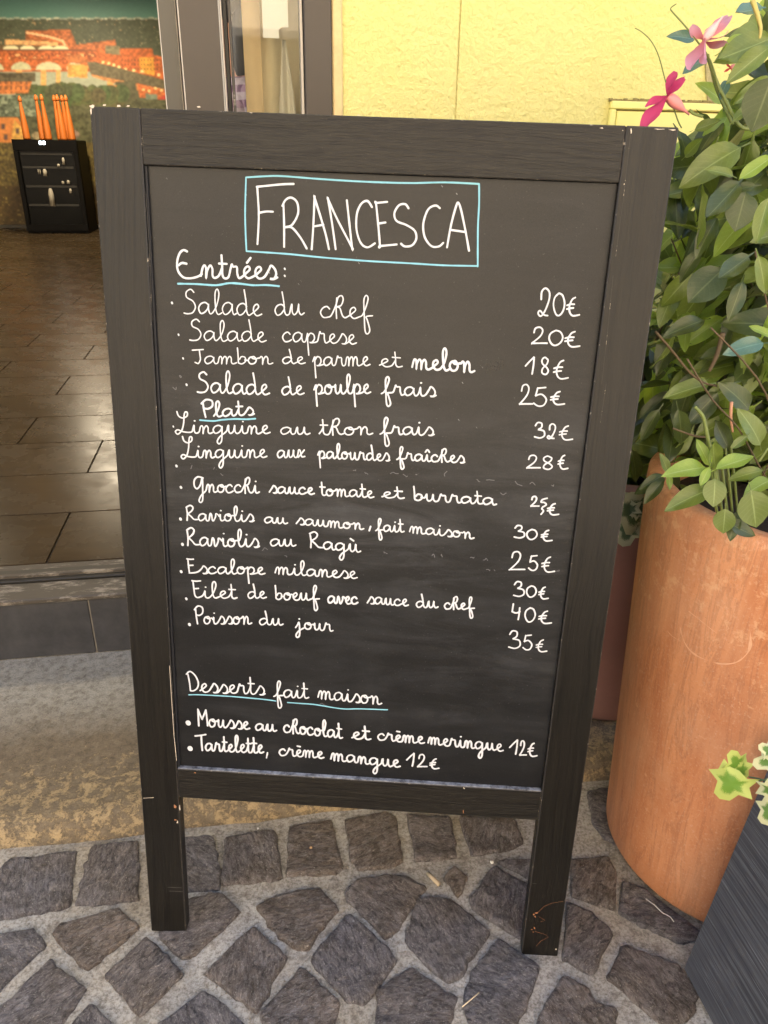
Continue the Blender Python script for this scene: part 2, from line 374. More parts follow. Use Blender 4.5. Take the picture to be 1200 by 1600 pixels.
pave = empty('cobble_pavement'); tag(pave, 'dark porphyry cobbles set in pale mortar before the doorstep', kind='structure')
def stone_mesh(poly, seed, zt=.0085):
    """poly: list of (x, y) on the ground -> uneven stone standing proud of the mortar"""
    r = random.Random(seed); n = len(poly); P2 = [Vector((a, b)) for a, b in poly]
    c = sum(P2, Vector((0, 0)))/n; P2 = [c+(q-c)*1.05 for q in P2]
    # round corners and subdivide
    out = []
    for i in range(n):
        a, b, d = P2[i-1], P2[i], P2[(i+1) % n]
        e1 = b+(a-b)*min(.16, .007/max((a-b).length, 1e-6)); e2 = b+(d-b)*min(.16, .007/max((d-b).length, 1e-6))
        out += [e1, b*.6+(e1+e2)*.2, e2]
        L = (P2[(i+1) % n]-b).length; k = max(1, int(L/.014))
        f1 = e2; f2 = d+(b-d)*min(.16, .007/max((b-d).length, 1e-6))
        for j in range(1, k): out.append(f1.lerp(f2, j/k))
    pts = []
    for i, p in enumerate(out):
        jn = mnoise.noise(Vector((p.x*60+seed, p.y*60, 3)))*.005 + mnoise.noise(Vector((p.x*190+seed, p.y*190, 8)))*.0026 + (r.random()-.5)*.0014
        pts.append(p+(p-c).normalized()*jn)
    N = len(pts); tx, ty = (r.random()-.5)*.05, (r.random()-.5)*.05
    rings = [(1.0, -.004), (.985, zt*.45), (.95, zt*.85), (.86, zt), (.62, zt), (.34, zt)]
    v = []
    for s, z in rings:
        for p in pts:
            q = c+(p-c)*s
            zz = z
            if z > zt*.8: zz += mnoise.noise(Vector((q.x*24, q.y*24, seed)))*.005+mnoise.noise(Vector((q.x*80, q.y*80, seed)))*.0026+(q.x-c.x)*tx+(q.y-c.y)*ty
            v.append((q.x-c.x, q.y-c.y, zz))
    v.append((0, 0, zt)); f = []
    for k in range(len(rings)-1):
        for i in range(N): f.append((k*N+i, k*N+(i+1) % N, (k+1)*N+(i+1) % N, (k+1)*N+i))
    k = len(rings)-1
    for i in range(N): f.append((k*N+i, k*N+(i+1) % N, len(v)-1))
    # orientation: polygons are listed clockwise in the image
    a = sum(P2[i].cross(P2[(i+1) % n]) if False else P2[i].x*P2[(i+1) % n].y-P2[(i+1) % n].x*P2[i].y for i in range(n))
    if a < 0: f = [q[::-1] for q in f]
    return v, f, c
ST = [
 [(12,1343),(117,1331),(108,1416),(2,1434),(-32,1440),(-30,1392)], [(142,1322),(215,1314),(216,1404),(118,1413)],
 [(262,1312),(332,1305),(345,1365),(342,1388),(262,1393)], [(352,1308),(430,1297),(439,1372),(347,1381)],
 [(452,1290),(517,1282),(535,1353),(525,1364),(450,1366)], [(540,1281),(600,1270),(618,1277),(629,1345),(610,1352),(560,1358),(548,1340)],
 [(637,1272),(703,1277),(713,1337),(650,1344)], [(720,1276),(805,1280),(818,1315),(808,1322),(738,1336)],
 [(916,1236),(985,1228),(985,1330),(945,1310),(928,1285)], [(893,1343),(950,1340),(963,1365),(960,1418),(945,1416),(893,1398)],
 [(972,1378),(1012,1393),(1100,1460),(1062,1473),(1020,1454),(970,1427)], [(775,1345),(834,1343),(828,1373)],
 [(772,1352),(826,1383),(822,1470),(738,1418),(735,1402)], [(692,1372),(708,1355),(731,1372),(716,1401)],
 [(540,1392),(560,1375),(600,1367),(630,1368),(665,1387),(612,1462),(600,1464),(560,1420),(545,1410)],
 [(400,1415),(425,1402),(495,1386),(529,1417),(482,1480),(462,1483),(432,1458)],
 [(285,1405),(345,1396),(376,1423),(300,1494),(285,1497),(248,1462)],
 [(82,1458),(95,1445),(185,1420),(218,1446),(139,1514),(125,1505)], [(-35,1464),(0,1460),(52,1453),(71,1475),(0,1545),(-40,1570)],
 [(77,1500),(133,1545),(90,1605),(30,1650),(-40,1605),(0,1577)], [(165,1522),(230,1464),(286,1521),(218,1586)],
 [(320,1520),(395,1446),(447,1495),(402,1582)], [(245,1603),(320,1546),(385,1603),(330,1665)],
 [(405,1585),(472,1511),(530,1567),(520,1605),(470,1655),(430,1620)],
 [(485,1500),(545,1429),(605,1480),(618,1500),(598,1530),(572,1568),(540,1560)], [(107,1602),(145,1568),(178,1603),(140,1645)],
 [(590,1545),(640,1512),(714,1558),(700,1605),(640,1650),(588,1620)], [(632,1468),(655,1402),(705,1406),(764,1455),(718,1525),(700,1536),(660,1500)],
 [(777,1466),(843,1510),(820,1575),(800,1612),(735,1600),(724,1562),(740,1515)], [(885,1410),(925,1425),(957,1455),(928,1522),(880,1498)],
 [(880,1524),(920,1546),(932,1567),(965,1578),(960,1605),(900,1655),(838,1602),(852,1570)], [(975,1477),(1063,1510),(1090,1550),(1080,1590),(1046,1606),(952,1530)],
]
for i, pl in enumerate(ST):
    g = [ground(x, y, .005) for x, y in pl]
    v, f, c = stone_mesh([(q.x, q.y) for q in g], i*7+3)
    o = add('cobble_stone', mesh('cobble_stone', v, f, m_stone, True), pave, Matrix.Translation((c.x, c.y, 0)))
# the same paving outside the frame
def inpoly(x, y, poly):
    c = False; j = len(poly)-1
    for i in range(len(poly)):
        if (poly[i][1] > y) != (poly[j][1] > y) and x < (poly[j][0]-poly[i][0])*(y-poly[i][1])/(poly[j][1]-poly[i][1])+poly[i][0]: c = not c
        j = i
    return c
mb = MB(); k = 0
for a in range(-16, 17):
    for b in range(-16, 17):
        cx, cy = .13*(a+b)*.72, .13*(a-b)*.72+.55
        if abs(cx) > 1.9 or cy < -1.2 or cy > 1.6: continue
        if cy > 1.06+cx*.172-.11: continue
        px, py = proj((cx, cy, 0)) if cy > -.3 else (0, 9999)
        if -75 < px < 1260 and py < 1690 and cy > .0: continue
        jj = lambda: (random.random()-.5)*.018
        d = .082
        pl = [(cx-d+jj(), cy+jj()), (cx+jj(), cy-d+jj()), (cx+d+jj(), cy+jj()), (cx+jj(), cy+d+jj())]
        v, f, c = stone_mesh(pl, 500+k); k += 1
        mb.add([(x+c.x, y+c.y, z) for x, y, z in v], f)
o = mb.build('outer_cobbles', m_stone, pave, True); o['kind'] = 'stuff'

# doorstep slab (front edge follows the facade)
v = []; f = []; NS = 160
prof = [(-.475, -.01), (-.472, .008), (-.466, .020), (-.462, .031), (-.452, .040), (-.435, .0445)]+[(-.42+i*.0206, .045) for i in range(20)]+[(.0, .045), (.02, .045)]
# slab front offset: distance from the facade plane to the slab nose
sl_p = ground(300, 1296); sl_t = (sl_p-FO).dot(FN)
for i in range(NS+1):
    s = -3+7*i/NS
    for t, z in prof:
        tt = t*(-sl_t/.475) if t < 0 else t
        nn = mnoise.noise(Vector((s*9, tt*9, z*30)))
        n2 = mnoise.noise(Vector((s*30, tt*30, 5)))
        zz = z+(nn*.004+n2*.002)*(1 if t < -.01 else 0)
        tt += (nn*.010+n2*.004)*(1 if t < -.43 else 0)
        v.append((s, tt, zz))
L = len(prof)
for i in range(NS):
    for j in range(L-1): f.append((i*L+j, (i+1)*L+j, (i+1)*L+j+1, i*L+j+1))
slab = add('doorstep', mesh('doorstep', v, f, m_slab, True), None, FM)
tag(slab, 'long worn stone step with flaking sandy crust under the tiled sill', kind='structure')

# ------------------------------------------------------------------ restaurant building
FL = .21
bld = empty('restaurant_building', FM); tag(bld, 'yellow plastered restaurant front with brown framed glass door', 'building')
S0, S1, S2, S3, S4, S5, S6, S7 = .495, .528, .604, .617, .645, .751, .802, .822
# yellow wall in two fields with the vertical seam between
def wallfield(s0, s1, z0, z1, t0=0.0, name='wall'):
    nx = max(2, int((s1-s0)/.02)); nz = max(2, int((z1-z0)/.02)); v = []; f = []
    if nx*nz > 30000: nx //= 3; nz //= 3
    for j in range(nz+1):
        for i in range(nx+1):
            s = s0+(s1-s0)*i/nx; z = z0+(z1-z0)*j/nz
            e = min(s-s0, s1-s)
            d = mnoise.noise(Vector((s*14, z*14, 1)))*.0012 + (.003 if e < .001 else 0)
            v.append((s, t0+d, z))
    for j in range(nz):
        for i in range(nx): a = j*(nx+1)+i; f.append((a, a+1, a+nx+2, a+nx+1))
    mbx = MB(); mbx.add(v, f); mbx.box(s0, s1, t0+.006, .28, z0, z1)
    return mbx.build(name, m_plaster, bld, True)
wallfield(S7, 1.0395, .045, 2.6); wallfield(1.0425, 3.6, .045, 2.6)
box('wall', (1.0395, 1.0425, .006, .27, .045, 2.6), m_plaster, bld)
box('plaster_strip', (S6, S7-.0005, -.004, .2, .045, 2.6), m_reveal, bld, .003)
box('wall', (-3.2, 3.6, .0, .28, 2.603, 6.0), m_plaster, bld)
box('wall', (3.603, 3.9, .0, .28, 0, 6.0), m_plaster, bld)
# riser tiles
sj = .212
for a, b in ((sj-1.203, sj-.603), (sj-.6, sj-.0), (sj+.003, S6-.002), (sj-1.806, sj-1.206), (sj-2.41, sj-1.809)):
    box('riser_tile', (a, b, 0, .012, .0465, .196), m_tile, bld, .0015)
box('tile_joint', (-3.0, S6-.003, .004, .03, .04, .195), m_joint, bld)
box('sill_edge', (-3.0, S6-.003, -.006, .075, .1965, FL), m_thr, bld, .003)
box('door_track', (-3.0, S6-.003, .078, .135, .19, FL+.004), m_dark, bld, .002)
box('door_track', (-3.0, S6-.003, .092, .102, .212, FL+.012), m_thr, bld, .001)
box('sill_edge', (-3.0, S6-.003, .138, .165, .19, FL+.001), m_thr, bld, .001)
# frame posts
box('frame_post', (S0+.001, S1, .012, .12, FL+.012, 2.6), m_frame2, bld, .002, mat2=m_frameL)  # pale bevels here and on the stile paint an edge highlight
box('door_leaf_stile', (S1+.003, S2, -.004, .05, FL+.016, 2.58), m_frame, bld, .0025, mat2=m_frameL)
box('frame_seal', (S2+.0005, S2+.003, .0, .05, FL+.016, 2.58), m_frameL, bld)
box('frame_post', (S2+.004, S3-.001, .015, .07, FL+.012, 2.6), m_dark, bld, .001)
box('frame_post', (S3+.001, S3+.006, .004, .06, FL+.012, 2.6), m_thr, bld, .001)
box('frame_seal', (S5-.006, S5-.002, .002, .05, FL+.012, 2.6), m_frameL, bld)
box('frame_post', (S5, S6-.001, -.008, .12, FL+.012, 2.6), m_frame, bld, .002)
box('frame_post', (-2.2, -2.12, .0, .12, FL+.012, 2.6), m_frame, bld, .002)
gl = M('window_glass', .02); gl.color((.95, .97, .95)); gl.p.inputs['Transmission Weight'].default_value = 1; gl.p.inputs['IOR'].default_value = 1.45
mg = gl.m
box('glass_pane', (S3+.006, S5-.004, .024, .029, FL+.012, 2.6), mg, bld)

opp = empty('added_house_opposite', Matrix.Translation((0, -7.0, 0))); tag(opp, 'unseen pale rendered house across the street, added for its warm bounce light', 'building')  # unseen house added to bounce warm light and reflect in the board
m_opp = simple('pale_render', (.78, .66, .50), .9, .08, 3); m_shut = simple('brown_shutter', (.22, .13, .07), .7)
box('wall', (-9, 9, -.4, 0, 0, 9), m_opp, opp)
for zz in (.9, 7.0):
    for xx in (-6, -2.2, 1.6, 5.4):
        wf = box('window', (xx-.5, xx+.5, .0, .03, zz, zz+1.5), m_joint, opp); box('pane', (xx-.42, xx+.42, .031, .036, zz+.08, zz+1.42), m_dark, wf)
        for sx in (-1, 1): box('shutter', (xx+sx*.76-.24, xx+sx*.76+.24, .002, .04, zz, zz+1.5), m_shut, opp)
# interior: floor with separate tiles, side walls, mural wall
INm = FM
infl = empty('interior_floor', FM); tag(infl, 'glossy brown tiled dining room floor', kind='structure')
box('screed', (-5.5, 4.0, .166, 9.4, .05, FL-.003), m_fjoint, infl)
tw, td = .60, .30; tme = None
v, fq = boxdata(0, tw-.004, 0, td-.004, 0, .006)
bm = bmesh.new(); me = mesh('floor_tile', v, fq, m_floor); bm.from_mesh(me)
bmesh.ops.bevel(bm, geom=[e for e in bm.edges if all(q.co.z > .004 for q in e.verts)], offset=.0015, segments=1, affect='EDGES'); bm.to_mesh(me); bm.free()
cnt = 0; rest = MB()
for row in range(31):
    off = (.09 + .30*(row % 2) + .02*math.sin(row*3)) 
    for cidx in range(-9, 7):
        s = off+cidx*tw; t = .168+row*td
        X = FO+FW*(s+tw/2)+FN*(t+td/2); px, py = proj((X.x, X.y, FL))
        if -120 < px < 420 and cnt < 290:
            o = add('floor_tile', me, infl, Matrix.Translation((s, t, FL-.004))); cnt += 1
        else:
            rest.add([(a+s, b+t, c+FL-.004) for a, b, c in v], fq)
o = rest.build('outer_floor_tiles', m_floor, infl); o['kind'] = 'stuff'
TM = 9.2
box('interior_back_wall', (-5.5, 4.0, TM+.01, TM+.2, FL, 3.2), m_inwall, None, mw=FM)
tag(bpy.data.objects['interior_back_wall'], 'back wall of the dining room behind the city mural', kind='structure')
box('interior_side_wall', (-5.7, -5.5, .3, TM+.2, FL, 3.2), m_inwall, None, mw=FM); tag(bpy.data.objects['interior_side_wall'], 'plain cream side wall of the dining room', kind='structure')
o = box('interior_side_wall', (4.0, 4.2, .3, TM+.2, FL, 3.2), m_inwall, None, mw=FM); tag(o, 'plain cream side wall behind the yellow wall', kind='structure')
o = box('interior_ceiling', (-5.7, 4.2, .3, TM+.2, 3.2, 3.3), m_inwall, None, mw=FM); tag(o, 'cream dining room ceiling', kind='structure')
sk_z = fac(20, 351, TM)[1]
o = box('skirting_board', (-5.5, 4.0, TM-.03, TM+.008, FL+.002, sk_z), m_base, None, mw=FM); tag(o, 'dark skirting board under the city mural', 'skirting board')
# two lit ceiling lamps (their glow is mirrored in the tiles)
m_em = bpy.data.materials.new('warm_lamp_glass'); m_em.use_nodes = True; e = m_em.node_tree.nodes['Principled BSDF']; e.inputs['Emission Color'].default_value = (1, .55, .2, 1); e.inputs['Emission Strength'].default_value = 5
for (gx, gy, hz), lb in zip(((66, 805, 2.5), (145, 852, 2.35)), ('nearer amber globe lamp hanging over the dining room entrance', 'farther amber globe lamp hanging in the dining room')):
    g = ground(gx, gy, FL); r = ray(gx, gy); r = Vector((r.x, r.y, -r.z)); X = g+r*((hz-FL)/r.z)
    l = empty('pendant_lamp', Matrix.Translation(X)); tag(l, lb, 'lamp', 'amber pendant lamps of the dining room')
    v, fq = lathe([(.001, -.07), (.04, -.058), (.066, -.02), (.07, 0), (.06, .035), (.03, .062), (.012, .07)], 16); add('lamp_globe', mesh('lamp_globe', v, fq, m_em, True), l)
    mb = MB(); tube(mb, [(0, 0, .07), (0, 0, 3.2-X.z)], .004); mb.build('lamp_cord', m_dark, l)
def added_room_lamps():  # unseen lamps added to brighten the room, mural and curtain
    for i, (s, t, pw) in enumerate(((-2.2, 5.0, 14), (-1.2, 7.6, 24), (.2, 1.6, 10))):
        X = FO+FW*s+FN*t; X.z = 2.75
        l = empty('added_ceiling_lamp', Matrix.Translation(X)); tag(l, ['unseen opal lamp added to light the middle of the room', 'unseen opal lamp added to light the mural', 'unseen opal lamp added to light the curtain inside the window'][i], 'lamp', 'added unseen opal lamps')
        v, fq = lathe([(.001, -.02), (.14, -.015), (.16, .02), (.16, .06), (.001, .065)], 24)
        add('lamp_disc', mesh('lamp_disc', v, fq, m_em2, True), l)
        mb = MB(); tube(mb, [(0, 0, .06), (0, 0, 3.2-X.z)], .006); mb.build('lamp_rod', m_dark, l)
        ld = bpy.data.lights.new('lamp_light', 'AREA'); ld.shape = 'DISK'; ld.size = .3; ld.energy = pw; ld.color = (1, .84, .6)
        lo = bpy.data.objects.new('lamp_light', ld); C.objects.link(lo); lo.parent = l; lo.location = (0, 0, -.03)
m_em2 = bpy.data.materials.new('added_opal_lamp'); m_em2.use_nodes = True; e = m_em2.node_tree.nodes['Principled BSDF']; e.inputs['Emission Color'].default_value = (1, .85, .62, 1); e.inputs['Emission Strength'].default_value = 3
added_room_lamps()

# ------------------------------------------------------------------ printed mural (flat print: colours per vertex of one flat sheet)
def paint_mural():
    x0, x1, y0, y1, st = -60, 270, -30, 352, 1.4
    X, Y = np.meshgrid(np.arange(x0, x1, st), np.arange(y0, y1, st)); r = np.random.default_rng(3)
    H, Wd = X.shape; img = np.zeros((H, Wd, 3))
    def nz(sx, sy, seed):
        q = np.random.default_rng(seed); gx = int((x1-x0)/sx)+3; gy = int((y1-y0)/sy)+3; g = q.random((gy, gx))
        fx = (X-x0)/sx; fy = (Y-y0)/sy; ix = fx.astype(int); iy = fy.astype(int); ax = fx-ix; ay = fy-iy
        ax = ax*ax*(3-2*ax); ay = ay*ay*(3-2*ay)
        return (g[iy, ix]*(1-ax)+g[iy, ix+1]*ax)*(1-ay)+(g[iy+1, ix]*(1-ax)+g[iy+1, ix+1]*ax)*ay
    def poly(pts):
        c = np.zeros(X.shape, bool); n = len(pts); j = n-1
        for i in range(n):
            xi, yi = pts[i]; xj, yj = pts[j]
            if yi != yj: c ^= ((yi > Y) != (yj > Y)) & (X < (xj-xi)*(Y-yi)/(yj-yi)+xi)
            j = i
        return c
    def put(mask, col, jit=.0, seed=1):
        n = (nz(3, 3, seed)-.5)*2*jit
        for k in range(3): img[..., k] = np.where(mask, np.clip(col[k]*(1+n), 0, 1), img[..., k])
    def ell(cx, cy, rx, ry): return ((X-cx)/rx)**2+((Y-cy)/ry)**2 < 1
    n1 = nz(5, 3, 11); n2 = nz(2.2, 2.2, 12); n3 = nz(14, 9, 13)
    t = np.clip(Y/30, 0, 1)
    for k, (a, b) in enumerate(((.13, .17), (.27, .34), (.24, .28))): img[..., k] = a+(b-a)*t
    m = (Y > 28); put(m, (.125, .14, .085), .2, 5)
    put(m & (n2 > .86) & (Y < 75), (.28, .28, .18)); put(m & (n2 > .9) & (n3 > .5) & (Y < 75), (.62, .42, .22))
    put(np.abs(Y-29+np.sin(X*.3)) < 1.3, (.42, .47, .38), .3); put((np.abs(Y-29) < 1.6) & (n2 > .8), (.8, .8, .62))
    # far lit quarter and street
    put(poly([(40, 48), (110, 46), (120, 70), (180, 62), (185, 84), (40, 80)]), (.52, .19, .07), .5, 6)
    for (a, b) in zip([(42, 51), (75, 57), (98, 64)], [(75, 57), (98, 64), (105, 76)]):
        A = np.array(a); B = np.array(b); d = B-A; tt = np.clip(((X-A[0])*d[0]+(Y-A[1])*d[1])/(d@d), 0, 1)
        put(np.hypot(X-A[0]-tt*d[0], Y-A[1]-tt*d[1]) < 1.6, (.95, .62, .35))
    put(poly([(8, 61), (90, 66), (90, 71), (8, 70)]), (.78, .48, .22), .3); put(poly([(0, 70), (105, 72), (105, 78), (0, 78)]), (.2, .14, .07), .3)
    for cx in (17, 43, 72, 95): put(ell(cx, 77, 12, 6) & (Y < 77), (.80, .74, .48))
    put(poly([(-60, 77), (180, 78), (180, 95), (140, 112), (-60, 112)]), (.55, .18, .06), .45, 7)
    put(poly([(-60, 77), (180, 78), (180, 80.5), (-60, 80)]), (.25, .1, .05))
    put(poly([(14, 82), (180, 84), (180, 94), (14, 94)]) & (n2 > .62), (.28, .09, .04)); put(poly([(0, 84), (180, 84), (180, 92), (0, 92)]) & (n1 > .8), (.85, .5, .22))
    for cx, rx in ((33, 16), (76, 20), (117, 13), (-8, 14)): put(ell(cx, 109, rx, 12) & (Y < 109), (.60, .58, .38), .12)
    # right bank quarter
    put(poly([(150, 76), (238, 76), (240, 86), (270, 92), (270, 132), (210, 116), (150, 96)]), (.60, .19, .06), .35, 8)
    put(poly([(165, 72), (186, 72), (188, 86), (165, 84)]), (.30, .26, .15), .4)
    put(poly([(218, 90), (240, 90), (242, 118), (219, 113)]), (.80, .42, .08), .25)
    for yy in (94, 101, 108): put((np.abs(Y-yy) < 1.4) & (np.mod(X, 5) < 1.7) & (X > 190) & (X < 262), (.22, .09, .04))
    for (cx, cy) in ((161, 97), (178, 102), (196, 108), (209, 110), (222, 112), (248, 117), (170, 99), (186, 105)): put(ell(cx, cy, 2.6, 2.2), (1, .78, .38))
    put(poly([(100, 90), (125, 84), (140, 98), (120, 100)]), (.55, .22, .08), .3)
    # river with reflections, quay road
    put(poly([(-60, 112), (150, 112), (185, 128), (190, 150), (-60, 150)]), (.42, .44, .33), .10)
    put(poly([(106, 100), (138, 102), (136, 122), (106, 120)]), (.72, .40, .12), .35)
    put(((np.abs(X-68) < 4) | (np.abs(X-91) < 3) | (np.abs(X-30) < 5) | (np.abs(X-172) < 5)) & (Y > 109) & (Y < 136), (.74, .44, .17), .2)
    put(poly([(136, 96), (150, 97), (270, 128), (270, 142), (180, 124), (142, 116)]), (.20, .17, .10), .35, 9)
    put(poly([(142, 116), (180, 124), (270, 142), (270, 158), (190, 134), (145, 120)]), (.58, .28, .11), .4)
    put(poly([(180, 128), (212, 126), (216, 160), (185, 160)]), (.15, .14, .08), .3)
    put(poly([(170, 132), (188, 134), (190, 158), (176, 158)]), (.70, .34, .11), .4)
    put(poly([(214, 130), (270, 144), (270, 160), (218, 152)]), (.58, .20, .07), .4)
    put(poly([(228, 146), (246, 148), (246, 162), (228, 162)]), (.24, .28, .2), .3); put(poly([(240, 160), (258, 148), (262, 162)]), (.6, .1, .07))
    for cx, cy in ((224, 140), (233, 142), (243, 138), (252, 141)): put(ell(cx, cy, 2.2, 1.8), (1, .7, .32))
    # dark trees
    put(Y > 156, (.13, .13, .07), .5, 10)
    for i in range(60):
        cx = 40+r.random()*150; cy = 140+r.random()*14+abs(cx-60)*.03; put(ell(cx, cy, 9+r.random()*8, 8+r.random()*7), (.11+.04*r.random(), .12+.04*r.random(), .06), .4, 20+i)
    put(poly([(-60, 128), (50, 128), (44, 146), (-60, 148)]), (.60, .24, .08), .35); put(poly([(-60, 113), (55, 113), (55, 128), (-60, 128)]), (.15, .13, .08), .4)
    put(poly([(0, 128), (48, 128), (46, 145), (0, 145)]) & (np.mod(X, 8) < 2.4) & (np.mod(Y, 9) < 5), (.25, .12, .07))
    put((X < 60) & (Y > 148) & (Y < 182), (.17, .20, .14), .6, 31); put((X < 60) & (Y > 148) & (Y < 182) & (n1 > .72), (.34, .38, .27))
    put(poly([(-60, 183), (28, 184), (40, 202), (36, 222), (-60, 222)]), (.62, .26, .08), .2); put(poly([(22, 186), (38, 204), (36, 220), (18, 220)]), (.68, .42, .12), .3)
    for cx, cy in ((5, 197), (9, 214), (-12, 199), (27, 205), (-30, 212)): put(((np.abs(X-cx) < 2.8) & (np.abs(Y-cy) < 4.2)), (.16, .11, .09))
    put(ell(110, 210, 14, 8), (.34, .24, .18), .5, 41); put(ell(58, 212, 8, 6), (.42, .34, .2), .5, 42)
    m = Y > 222; put(m, (.15, .115, .045), .45, 33); put(m & (Y > 290), (.11, .075, .03), .4, 35); fade = np.clip(1-(Y-222)/260, .45, 1)
    put(m & (n2 > .6) & (Y < 290), (.24, .19, .06), .3); put(m & (n2 > .85) & (n3 > .4), (.40, .32, .11), .3); put(m & (n1 < .3), (.10, .075, .03))
    img *= 1+.10*(r.random(X.shape)-.5)[..., None]
    k_ = np.pad(img, ((1, 1), (1, 1), (0, 0)), 'edge'); bl_ = sum(k_[a:a+img.shape[0], b:b+img.shape[1]] for a in (0, 1, 2) for b in (0, 1, 2))/9
    img = np.clip(np.clip(bl_*.75+img*.25, 0, 1)**1.2*1.25, 0, 1)
    pts = []
    hh, ww = X.shape
    for j in range(hh):
        for i in range(ww):
            s, z = fac(X[j, i], Y[j, i], TM); pts.append((s, TM-.004, z))
    fs = [(j*ww+i, (j+1)*ww+i, (j+1)*ww+i+1, j*ww+i+1) for j in range(hh-1) for i in range(ww-1)]
    a = M('printed_mural', .5, .35); at = a.node('ShaderNodeAttribute', attribute_name='print'); a.color(at.outputs['Color'])
    me = mesh('city_mural', pts, fs, a.m)
    ca = me.color_attributes.new('print', 'FLOAT_COLOR', 'POINT')
    ca.data.foreach_set('color', np.concatenate([img.reshape(-1, 3), np.ones((hh*ww, 1))], 1).astype(np.float32).ravel())
    o = add('city_mural', me, None, FM); tag(o, 'wall sized printed night view of a river city with lit arched bridge', 'mural')
paint_mural()

# ------------------------------------------------------------------ wine fridge and bottles
fr = empty('wine_fridge', FM@Matrix.Translation((-1.92, 8.45, FL+.0035))); tag(fr, 'black glass fronted wine fridge standing against the mural', 'fridge')
m_blk = simple('black_appliance', (.004, .0035, .003), .45, spec=.08); m_shelf = simple('wooden_shelf_front', (.02, .018, .014), .6)
box('body', (0, .69, .05, .6, .0, .995), m_blk, fr, .004)
box('door_frame', (0, .69, -.005, .022, .03, .10), m_blk, fr, .003); box('door_frame', (0, .69, -.005, .022, .88, .995), m_blk, fr, .003)
box('door_frame', (0, .05, -.005, .022, .101, .879), m_blk, fr, .003); box('door_frame', (.64, .69, -.005, .022, .101, .879), m_blk, fr, .003)
m_dg = simple('dark_fridge_glass', (.002, .002, .0015), .2, spec=.08); box('door_glass', (.05, .64, .024, .03, .101, .879), m_dg, fr)
for z in (.84, .70, .50, .30): box('shelf', (.07, .62, .012, .022, z, z+.022), m_shelf, fr)
m_dig = bpy.data.materials.new('display_digit'); m_dig.use_nodes = True; e = m_dig.node_tree.nodes['Principled BSDF']; e.inputs['Emission Color'].default_value = (.8, .95, 1, 1); e.inputs['Emission Strength'].default_value = 3
for k in (0, 1):
    mb = MB(); x = .29+k*.04
    mb.box(x, x+.026, -.008, -.006, .945, .951); mb.box(x, x+.026, -.008, -.006, .975, .981); mb.box(x, x+.007, -.008, -.006, .9512, .9748); mb.box(x+.019, x+.026, -.008, -.006, .9512, .9748)
    mb.build('display_digit', m_dig, fr)
m_refl = simple('pale_bottle_reflection', (.42, .38, .3), .5, .2, 40)
for (x, z, h, wd) in ((.30, .62, .075, .045), (.52, .74, .075, .03), (.46, .72, .03, .03), (.33, .30, .19, .06), (.25, .64, .05, .012), (.23, .64, .05, .012), (.48, .54, .03, .03), (.54, .54, .04, .035), (.55, .44, .05, .03)):
    v, fq = lathe([(wd/2, 0), (wd/2, h*.7), (wd*.3, h*.95), (wd*.2, h)], 10, True); add('bottle_reflection', mesh('bottle_reflection', v, fq, m_refl, True), fr, Matrix.Translation((x, .006, z)))  # pale bottle shapes modelled as the white reflections in the door glass
m_or = simple('orange_bottle_glass', (.55, .15, .02), .5, .12, 20)
xs = [(42, 1, 'single orange bottle at the left end of the fridge top'), (66, 1, 'left one of the orange bottle pair on the fridge'), (76, 1, 'right one of the orange bottle pair on the fridge'),
      (94, 1, 'first orange bottle of the right hand cluster of four'), (100, 1, 'second orange bottle of the right hand cluster of four'), (106, 1, 'third orange bottle of the right hand cluster of four'), (113, 1, 'last orange bottle at the right end of the cluster')]
zt = FL+.0035+.995
for i, (px, _, lb) in enumerate(xs):
    s, _z = fac(px, 216, 8.6+(.05 if i % 2 else 0)); h = .44 if i else .42
    X = FO+FW*s+FN*(8.6+(.09 if i % 2 else 0)); X.z = zt
    b = empty('orange_bottle', Matrix.Translation(X)@Matrix.Rotation(R_(-1.5), 4, 'Y')); tag(b, lb, 'bottle', 'slender orange bottles on the wine fridge')
    v, fq = lathe([(.037, 0), (.039, .02), (.036, .12), (.027, .24), (.019, .33), (.015, h-.05), (.014, h-.045)], 14, True); add('bottle_body', mesh('bottle_body', v, fq, m_or, True), b)
    v, fq = lathe([(.016, h-.0445), (.024, h-.03), (.02, h-.01), (.008, h+.02)], 12, True); add('stopper', mesh('stopper', v, fq, m_or, True), b)

# ------------------------------------------------------------------ curtain, hung shirt and paper behind the narrow pane
def cloth(name, s0, s1, z0, z1, t, mat, amp=.006, per=.03, ph=0, taper=None):
    v = []; f = []; nx, nz = 36, 24
    for j in range(nz+1):
        z = z0+(z1-z0)*j/nz
        a, b = (s0, s1) if not taper else taper(j/nz)
        for i in range(nx+1):
            s = a+(b-a)*i/nx
            v.append((s, t+amp*math.sin((s*2*math.pi/per)+ph+.6*math.sin(z*5))+amp*.5*math.sin(z*9+s*40), z))
    for j in range(nz):
        for i in range(nx): a = j*(nx+1)+i; f.append((a, a+1, a+nx+2, a+nx+1))
    o = add(name, mesh(name, v, f, mat, True), None, FM); sm = o.modifiers.new('thickness', 'SOLIDIFY'); sm.thickness = .0015; return o
m_cur = simple('cream_curtain', (.88, .66, .36), .9, .06, 60); m_cur2 = simple('pale_curtain', (.86, .76, .50), .9, .06, 60)
m_shirt = simple('white_shirt_cloth', (.78, .72, .55), .9, .08, 40); m_paper = simple('white_paper', (.88, .86, .74), .9)
a0, a1 = fac(382, 100, .10)[0], fac(409, 100, .10)[0]; b1 = fac(480, 100, .13)[0]
o = cloth('curtain', a0, a1, FL+.03, 2.5, .10, m_cur, .004, .05); tag(o, 'narrow peach curtain edge behind the glass', 'curtain')
